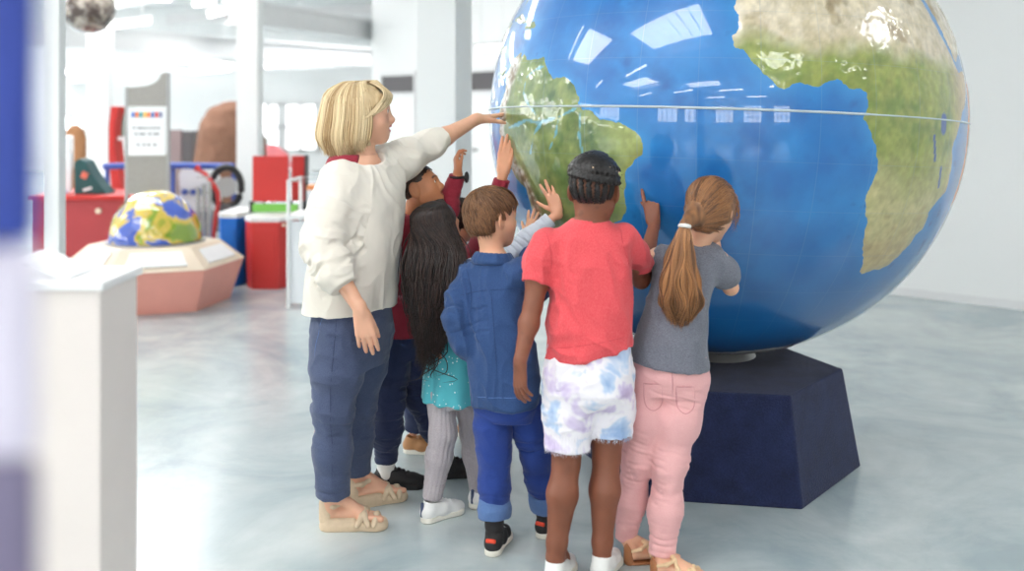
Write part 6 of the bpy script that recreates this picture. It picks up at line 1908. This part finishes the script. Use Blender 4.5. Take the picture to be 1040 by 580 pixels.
# ================================================================== girl with long black hair
def long_hair_girl():
    root = person_root(-.26, 3.77, 'girl with very long black hair, turquoise dotted tunic and grey leggings')
    f = nrm(V(.5, .87, 0)); yw = yawof(f)
    h = Head(P(445, 231, 3.77), V(.70, .72, .05), .195)
    shL, elL, wrL = P(432, 279, 3.72), P(430, 320, 3.72), P(438, 352, 3.66)
    shR, elR = P(470, 276, 3.82), P(508, 268, 3.86)
    tip = on_globe(557, 183, .003); uR = nrm(V(-.28, .22, 1.0)); wrR = tip - uR * .136
    hpL, hpR = P(448, 398, 3.75), P(474, 398, 3.80)
    knL, knR = P(450, 440, 3.73), P(481, 440, 3.82)
    anL, anR = P(439, 500, 3.73), P(486, 492, 3.87)
    S = SDF(.0032)
    S.loft([(P(461, 405, 3.77), .085, .07, yw), (P(458, 350, 3.77), .078, .06, yw), (P(453, 300, 3.77), .082, .06, yw), (P(451, 275, 3.77), .07, .048, yw), (P(449, 262, 3.77), .034, .032, yw)], k=.02)
    S.cone(P(449, 268, 3.77), h.w(0, -.10, -.22), .037, .036, k=.025)
    head_sdf(S, h)
    arm_sdf(S, shL, elL, wrL, .68); arm_sdf(S, shR, elR, wrR, .68)
    hand_sdf(S, wrR, uR, V(.12, 1, -.15), .140, True, curl=((.05, .08, .08),) * 4, spread=.19, thumb=(.95, .15))
    hand_sdf(S, wrL, V(.4, .6, -.6), V(.7, .4, 0), .12, False, curl=((.3, .3, .2),) * 4, spread=.04)
    leg_sdf(S, hpL, knL, anL, .62, -f); leg_sdf(S, hpR, knR, anR, .62, -f)
    base, lips, brow = c3((218, 158, 128)), c3((188, 100, 94)), c3((40, 28, 26))
    def cf(p):
        c = head_cols(h, p, base, lips, brow)
        return c
    sdf_obj('body', S, SKIN, root, colf=cf); eyes(h, root)
    # leggings with ribs
    S = SDF(.003)
    S.loft([(P(461, 410, 3.77), .088, .075, yw), (P(461, 385, 3.77), .092, .08, yw)], k=.02)
    S.tube([hpL, knL, knL * .6 + anL * .4, anL + V(0, 0, -.02)], [.056, .045, .044, .034], k=.015, kk=.03, flat1=True)
    S.tube([hpR, knR, knR * .6 + anR * .4, anR + V(0, 0, -.02)], [.056, .045, .044, .034], k=.015, kk=.03, flat1=True)
    lf = limb_folds([(knL, anL, .9, .25, .003, 1.5, 1), (knR, anR, .9, .25, .003, 1.5, 2), (knL, anL, .3, .5, .0015, 1.0, 3)])
    def rib(p, n_):
        d1, _ = near_seg(p, knL, anL); d2, _ = near_seg(p, knR, anR)
        left = (d1 < d2)
        cx_ = np.where(left, np.interp(p[:, 2], [anL[2], knL[2]], [anL[0], knL[0]]), np.interp(p[:, 2], [anR[2], knR[2]], [anR[0], knR[0]]))
        cy_ = np.where(left, np.interp(p[:, 2], [anL[2], knL[2]], [anL[1], knL[1]]), np.interp(p[:, 2], [anR[2], knR[2]], [anR[1], knR[1]]))
        a = np.arctan2(p[:, 1] - cy_, p[:, 0] - cx_)
        return .0032 * np.abs(np.sin(a * 8)) ** .6 + lf(p) + folds(p, (14, 14, 12), .002)
    sdf_obj('leggings', S, M['legging'], root, rib)
    # tunic over pale long sleeves
    S = SDF(.0036)
    S.loft([(P(460, 406, 3.77), .124, .108, yw), (P(460, 390, 3.77), .120, .103, yw), (P(458, 350, 3.77), .104, .088, yw), (P(454, 315, 3.77), .092, .074, yw), (P(452, 290, 3.77), .092, .068, yw), (P(450, 272, 3.77), .078, .056, yw), (P(449, 264, 3.77), .05, .044, yw)], k=.02)
    S.tube([P(449, 270, 3.77), P(449, 252, 3.77)], [.036, .044], k=.003, op='sub')
    sdf_obj('tunic', S, M['dress'], root, lambda p, n_: folds(p, (8, 8, 5), .006) + .005 * np.sin(np.arctan2(p[:, 1] - 3.77, p[:, 0] + .22) * 9 + 1) * np.clip((.75 - p[:, 2]) * 3, 0, 1) + crease(p, (18, 18, 9), .003))
    S = SDF(.0034)
    S.loft([(P(451, 300, 3.77), .088, .064, yw), (P(451, 278, 3.77), .090, .058, yw), (P(450, 266, 3.77), .06, .045, yw)], k=.015)
    S.tube([shR, shR * .5 + elR * .5, elR, elR * .5 + wrR * .5, elR * .13 + wrR * .87], [.044, .044, .042, .038, .032], k=.02, kk=.03, flat1=True)
    S.tube([shL, elL, wrL], [.042, .036, .027], k=.02, kk=.03, flat1=True)
    lf = limb_folds([(shR, elR, .8, .5, .004, 1.2, 1), (elR, wrR, .3, .5, .0035, 1.2, 2)])
    sdf_obj('long_sleeved_top', S, M['white_sl'], root, lambda p, n_: lf(p) + crease(p, (22, 22, 22), .003))
    for an, hd in ((anL, math.radians(38)), (anR, math.radians(60))):
        u = V(math.cos(hd), math.sin(hd), 0)
        o, q = shoe(root, an[:2] - u[:2] * .05, hd, .20, M['sneak_w'], M['sole_w'], 'sneaker', M['sneak_w'])
        S = SDF(.0022); S.tube([q(.022, 0, .14), q(.03, 0, .36)], [.006, .0065], k=.003); sdf_obj('heel_trim', S, M['denim_md'], o)
    # hair
    S = SDF(.004)
    S.ell(h.w(0, -.09, .14), V(.40, .485, .41) * h.H, h.M, k=.01)
    S.ell(h.w(0, .56, -.16), V(.55, .42, .52) * h.H, h.M, k=.012, op='sub')
    bk = -f
    def B(px, py, d): return P(px, py, d)
    S.tube([h.w(0, -.16, .0), B(446, 252, 3.725), B(444, 285, 3.70), B(443, 320, 3.69), B(441, 345, 3.68)], [.066, .058, .054, .046, .028], k=.03, kk=.05)
    rr = np.random.RandomState(21); lines, rads, tints = [], [], []
    ri = lateral(f)
    for i in range(1900):
        ph = math.radians(rr.uniform(68, 292)); s_ = math.sin(ph); j = lambda a=.012: rr.randn() * a
        u_ = s_ + .15 * rr.randn(); dep = rr.rand()
        top = h.w(.02, .10 + .1 * math.cos(ph), .545)
        side = h.w(math.sin(ph) * .42, math.cos(ph) * .50 - .09, .12 + j(.02)); mid0 = h.w(math.sin(ph) * .30, math.cos(ph) * .36 - .09, .40)
        wav = .009 * math.sin(ph * 9 + rr.rand() * .8); e = rr.rand()
        def row(px, py, d, wd, dp): return P(px, py, d) + ri * u_ * wd - f * (.034 * dep * dp + .016 * (1 - s_ * s_)) + V(j(.004), j(.004), 0)
        fan = 1 if u_ < .2 else 1
        ey = 352 + 34 * e * (1 - .45 * abs(u_)) - (12 if u_ > .3 else 0)
        c = [top, mid0, side, row(446, 250, 3.665, .090, 1.3), row(444, 275, 3.63, .094, 1.4) + ri * wav, row(443, 296, 3.62, .088, 1.4) - ri * wav * 1.2, row(442, 316, 3.63, .074, 1.2) + ri * wav * 1.4, row(441, 336, 3.635, .060, 1) - ri * wav * 1.6, row(440 + 3 * math.sin(ph * 3), ey, 3.65, .046, .8) + ri * wav * 1.6]
        lines.append(smooth_path(c, 26)); rads.append(rr.uniform(.0012, .0024)); tints.append(np.clip(.30 + .26 * rr.randn() + .5 * max(0, e - .7), 0, 1))
    for i in range(9):      # curling ends
        x0_ = 430 + 22 * rr.rand(); y0_ = 345 + 14 * rr.rand(); d_ = 3.63
        lines.append(smooth_path([P(x0_, y0_ - 22, d_), P(x0_ + 3 * rr.randn(), y0_, d_), P(x0_ + 5 * rr.randn(), y0_ + 14, d_ + .01), P(x0_ + 6 * rr.randn(), y0_ + 26, d_), P(x0_ + 8 * rr.randn(), y0_ + 30, d_)], 14)); rads.append(.0022); tints.append(.4)
    hair_obj('long_hair', S, lambda p: folds(p, (50, 50, 9), .002) - .004, lines, rads, tints, hair_mat('black_hair', srgb(14, 11, 13), srgb(70, 50, 44), .38), root, .03)

# ================================================================== boy in the maroon top
def maroon_boy():
    root = person_root(-.45, 4.08, 'boy in maroon top and dark jeans smiling up beside the teacher')
    f = nrm(V(.75, .62, 0)); yw = yawof(f)
    h = Head(P(427, 190, 4.00), V(.88, -.08, .30), .182, U=(-.3, 0, 1))
    shR, elR, wrR = P(405, 232, 3.98), P(402, 285, 3.92), P(424, 305, 4.05)
    shL, elL, wrL = P(428, 228, 4.16), P(454, 212, 4.06), P(465, 177, 4.06)
    hpR, hpL = P(396, 345, 4.05), P(414, 345, 4.15)
    knR, knL = P(394, 408, 4.02), P(428, 402, 4.14)
    anR, anL = P(392, 468, 4.05), P(452, 458, 4.17)
    S = SDF(.0034)
    S.loft([(P(404, 352, 4.09), .095, .08, yw), (P(406, 310, 4.08), .088, .07, yw), (P(411, 252, 4.07), .095, .07, yw), (P(415, 228, 4.06), .08, .052, yw), (P(417, 217, 4.05), .04, .038, yw)], k=.02)
    S.cone(P(416, 226, 4.05), h.w(0, -.12, -.20), .042, .040, k=.025)
    head_sdf(S, h, smile=True, es=1.3)
    arm_sdf(S, shR, elR, wrR, .78); arm_sdf(S, shL, elL, wrL, .78)
    hand_sdf(S, wrL, V(-.1, .05, 1), V(.9, .3, .25), .128, False, curl=((.5, .7, .5), (.6, .8, .5), (.7, .9, .5), (.8, .9, .5)), spread=.10, thumb=(.5, .3))
    hand_sdf(S, wrR, V(.6, .4, .2), V(.3, .5, -.8), .135, True, curl=((.3, .3, .2),) * 4, spread=.05)
    leg_sdf(S, hpR, knR, anR, .76, -f); leg_sdf(S, hpL, knL, anL, .76, -f)
    base, lips, brow = c3((196, 130, 92)), c3((172, 90, 82)), c3((44, 30, 26))
    sdf_obj('body', S, SKIN, root, colf=lambda p: head_cols(h, p, base, lips, brow, .2)); eyes(h, root)
    S = SDF(.002); S.ell(h.w(0, .375, -.262), (.075 * h.H, .03 * h.H, .022 * h.H), h.M, k=0); sdf_obj('teeth', S, M['teeth'], root)
    S = SDF(.004)
    S.loft([(P(404, 362, 4.09), .105, .09, yw), (P(404, 342, 4.09), .118, .105, yw), (P(405, 318, 4.09), .108, .095, yw)], k=.03)
    for hp_, kn, an in ((hpR, knR, anR), (hpL, knL, anL)):
        S.tube([hp_, hp_ * .5 + kn * .5, kn, kn * .5 + an * .5, an + V(0, 0, .0)], [.084, .078, .066, .058, .044], k=.02, kk=.04, flat1=True)
    lf = limb_folds([(hpR, knR, .9, .3, .006, .8, 1), (hpL, knL, .9, .3, .006, .8, 2), (knR, anR, .6, .4, .006, .9, 3), (knL, anL, .6, .4, .006, .9, 4)])
    sdf_obj('jeans', S, M['denim_dk'], root, lambda p, n_: lf(p) + folds(p, (12, 12, 9), .005) + crease(p, (16, 16, 26), .005))
    S = SDF(.004)
    S.loft([(P(405, 338, 4.08), .118, .105, yw), (P(406, 300, 4.08), .108, .092, yw), (P(411, 255, 4.07), .108, .085, yw), (P(414, 234, 4.06), .10, .068, yw), (P(416.5, 222, 4.055), .072, .060, yw), (P(417.5, 217, 4.055), .058, .052, yw)], k=.02)
    S.tube([shR, elR, wrR * .9 + elR * .1], [.052, .048, .034], k=.03, kk=.03, flat1=True)
    S.tube([shL, elL, wrL * .96 + elL * .04], [.052, .045, .033], k=.03, kk=.03, flat1=True)
    S.tube([P(417, 228, 4.055), P(418, 208, 4.05)], [.042, .05], k=.003, op='sub')
    lf = limb_folds([(elL, wrL, .4, .5, .0025, .9, 1), (shL, elL, .7, .5, .005, 1.0, 2)])
    sdf_obj('maroon_top', S, M['maroon'], root, lambda p, n_: lf(p) + folds(p, (9, 9, 6), .007) + crease(p, (17, 17, 14), .006))
    for an, hd in ((anR, math.radians(4)), (anL, math.radians(10))):
        u = V(math.cos(hd), math.sin(hd), 0)
        shoe(root, an[:2] - u[:2] * .055, hd, .225, M['sneak_b'], M['sneak_b'], 'low', M['sneak_b'])
        S = SDF(.003); S.tube([an + V(0, 0, .02), an + V(0, 0, -.05)], [.037, .037], k=0); sdf_obj('sock', S, M['sneak_w'], root)
    S = SDF(.0034)
    S.ell(h.w(0, -.09, .14), V(.355, .45, .385) * h.H, h.M, k=.01)
    S.ell(h.w(0, .50, -.16), V(.60, .43, .44) * h.H, h.M, k=.012, op='sub')
    for s in (-1, 1): S.ell(h.w(s * .36, .02, -.12), V(.19, .18, .22) * h.H, h.M, k=.012, op='sub')
    S.plane(h.w(0, -.3, -.20), -h.U)
    rr = np.random.RandomState(8)
    def st(rr):
        while True:
            d = nrm(rr.randn(3)); q = h.loc(h.pt(d)[None])[0]
            if q[2] > -.16 and not (q[1] > .12 and q[2] < .26) and not (abs(q[0]) > .2 and q[2] < .10 and q[1] > -.22): return d
    lines = comb(h, 1100, rr, st, lambda a, rr: nrm(a + nrm(V(.1, .6, .3) + rr.randn(3) * .5)), (.06, .14), k=.99, steps=4)
    hair_obj('hair', S, lambda p: folds(p, (150, 150, 150), .0012), lines, [.0013] * len(lines), list(np.clip(.3 + .2 * rr.randn(len(lines)), 0, 1)), hair_mat('dark_brown_hair', srgb(30, 22, 20), srgb(92, 70, 58)), root, .25)
    S = SDF(.0024)
    c_ = wrL + V(0, 0, -.012); S.tube([c_ + V(.031 * math.cos(a), .031 * math.sin(a), 0) for a in np.linspace(0, TAU, 13)], [.005] * 13, k=0, kk=.004)
    S.ell(c_ + V(.036, -.006, 0), (.010, .016, .024), k=.004)
    sdf_obj('wristband', S, M['sneak_b'], root)

# ================================================================== child mostly hidden at the back
def hidden_child():
    root = person_root(-.28, 4.45, 'mostly hidden dark-haired child in maroon sleeves and brown shoes touching the globe')
    f = nrm(V(.6, .8, 0)); yw = yawof(f)
    h = Head(P(467, 224, 4.36), V(.75, .62, .1), .19)
    tip = on_globe(517, 138, .003); u = nrm(V(.16, .10, 1)); wrR = tip - u * .165
    shR, elR = P(478, 262, 4.26), P(497, 232, 4.14)
    shL, elL, wrL = P(456, 262, 4.42), P(452, 296, 4.42), P(462, 318, 4.36)
    hpR, hpL = P(464, 345, 4.38), P(448, 345, 4.50)
    anL, anR = P(420, 438, 4.47), P(475, 424, 4.70)
    knL, knR = P(428, 396, 4.45), P(470, 388, 4.62)
    S = SDF(.0036)
    S.loft([(P(456, 352, 4.44), .09, .075, yw), (P(460, 300, 4.40), .08, .065, yw), (P(465, 268, 4.36), .085, .06, yw), (P(466, 252, 4.36), .036, .034, yw)], k=.02)
    S.cone(P(466, 258, 4.36), h.w(0, -.1, -.2), .038, .037, k=.02)
    head_sdf(S, h); arm_sdf(S, shR, elR, wrR, .74); arm_sdf(S, shL, elL, wrL, .7)
    hand_sdf(S, wrR, u, V(.35, .9, 0), .168, True, curl=((.05, .06, .06),) * 4, spread=.035, thumb=(.35, .1))
    hand_sdf(S, wrL, V(.3, .3, -.8), V(.7, .4, 0), .13, False, curl=((.3, .3, .2),) * 4, spread=.04)
    leg_sdf(S, hpL, knL, anL, .7, -f); leg_sdf(S, hpR, knR, anR, .7, -f)
    base, lips, brow = c3((214, 154, 120)), c3((180, 96, 88)), c3((44, 30, 26))
    sdf_obj('body', S, SKIN, root, colf=lambda p: head_cols(h, p, base, lips, brow)); eyes(h, root)
    S = SDF(.0042)
    S.loft([(P(456, 360, 4.44), .10, .085, yw), (P(457, 335, 4.43), .11, .095, yw)], k=.03)
    for hp_, kn, an in ((hpR, knR, anR), (hpL, knL, anL)):
        S.tube([hp_, kn, kn * .5 + an * .5, an + V(0, 0, .005)], [.078, .060, .052, .045], k=.02, kk=.04, flat1=True)
    sdf_obj('jeans', S, M['denim_dk'], root, lambda p, n_: crease(p, (16, 16, 26), .006))
    S = SDF(.0042)
    S.loft([(P(457, 345, 4.43), .112, .10, yw), (P(461, 300, 4.40), .10, .085, yw), (P(465, 272, 4.36), .098, .07, yw), (P(466, 256, 4.36), .055, .048, yw)], k=.02)
    S.tube([shR, elR, elR * .08 + wrR * .92], [.046, .042, .034], k=.03, kk=.03, flat1=True); S.tube([shL, elL, wrL], [.046, .042, .032], k=.03, kk=.03, flat1=True)
    sdf_obj('maroon_top', S, M['maroon'], root, lambda p, n_: crease(p, (17, 17, 14), .006))
    for an, hd in ((anL, math.radians(-10)), (anR, math.radians(-4))):
        uu_ = V(math.cos(hd), math.sin(hd), 0)
        shoe(root, an[:2] - uu_[:2] * .05, hd, .20, M['shoe_br'], M['sole_w'], 'low', M['shoe_br'])
    S = SDF(.004)
    S.ell(h.w(0, -.09, .14), V(.375, .47, .40) * h.H, h.M, k=.01); S.ell(h.w(0, .52, -.16), V(.60, .43, .48) * h.H, h.M, k=.012, op='sub'); S.plane(h.w(0, -.3, -.2), -h.U)
    rr = np.random.RandomState(31)
    def st(rr):
        while True:
            d = nrm(rr.randn(3)); q = h.loc(h.pt(d)[None])[0]
            if q[2] > -.16 and not (q[1] > .2 and q[2] < .24): return d
    lines = comb(h, 500, rr, st, lambda a, rr: nrm(a + nrm(V(.1, .3, -.6) + rr.randn(3) * .3)), (.3, .5), k=1.05, steps=5)
    hair_obj('hair', S, None, lines, [.0016] * len(lines), list(np.clip(.3 + .2 * rr.randn(len(lines)), 0, 1)), bpy.data.materials['dark_brown_hair'], root, .25)

pony_girl(); denim_boy(); long_hair_girl(); maroon_boy(); hidden_child()
EXPO = 0.0
# ================================================================== world and view
w = bpy.data.worlds.new('daylight'); SC.world = w; w.use_nodes = True
w.node_tree.nodes['Background'].inputs[0].default_value = (0.95, 0.97, 1, 1)
w.node_tree.nodes['Background'].inputs[1].default_value = 1.0
SC.view_settings.view_transform = 'Standard'; SC.view_settings.look = 'None'
SC.view_settings.gamma = 1.0; SC.view_settings.use_curve_mapping = False
SC.view_settings.exposure = EXPO
SC.cycles.use_denoising = True
SC.cycles.max_bounces = 8; SC.cycles.diffuse_bounces = 5; SC.cycles.glossy_bounces = 4
SC.cycles.transparent_max_bounces = 8
SC.cycles.sample_clamp_indirect = 6.0
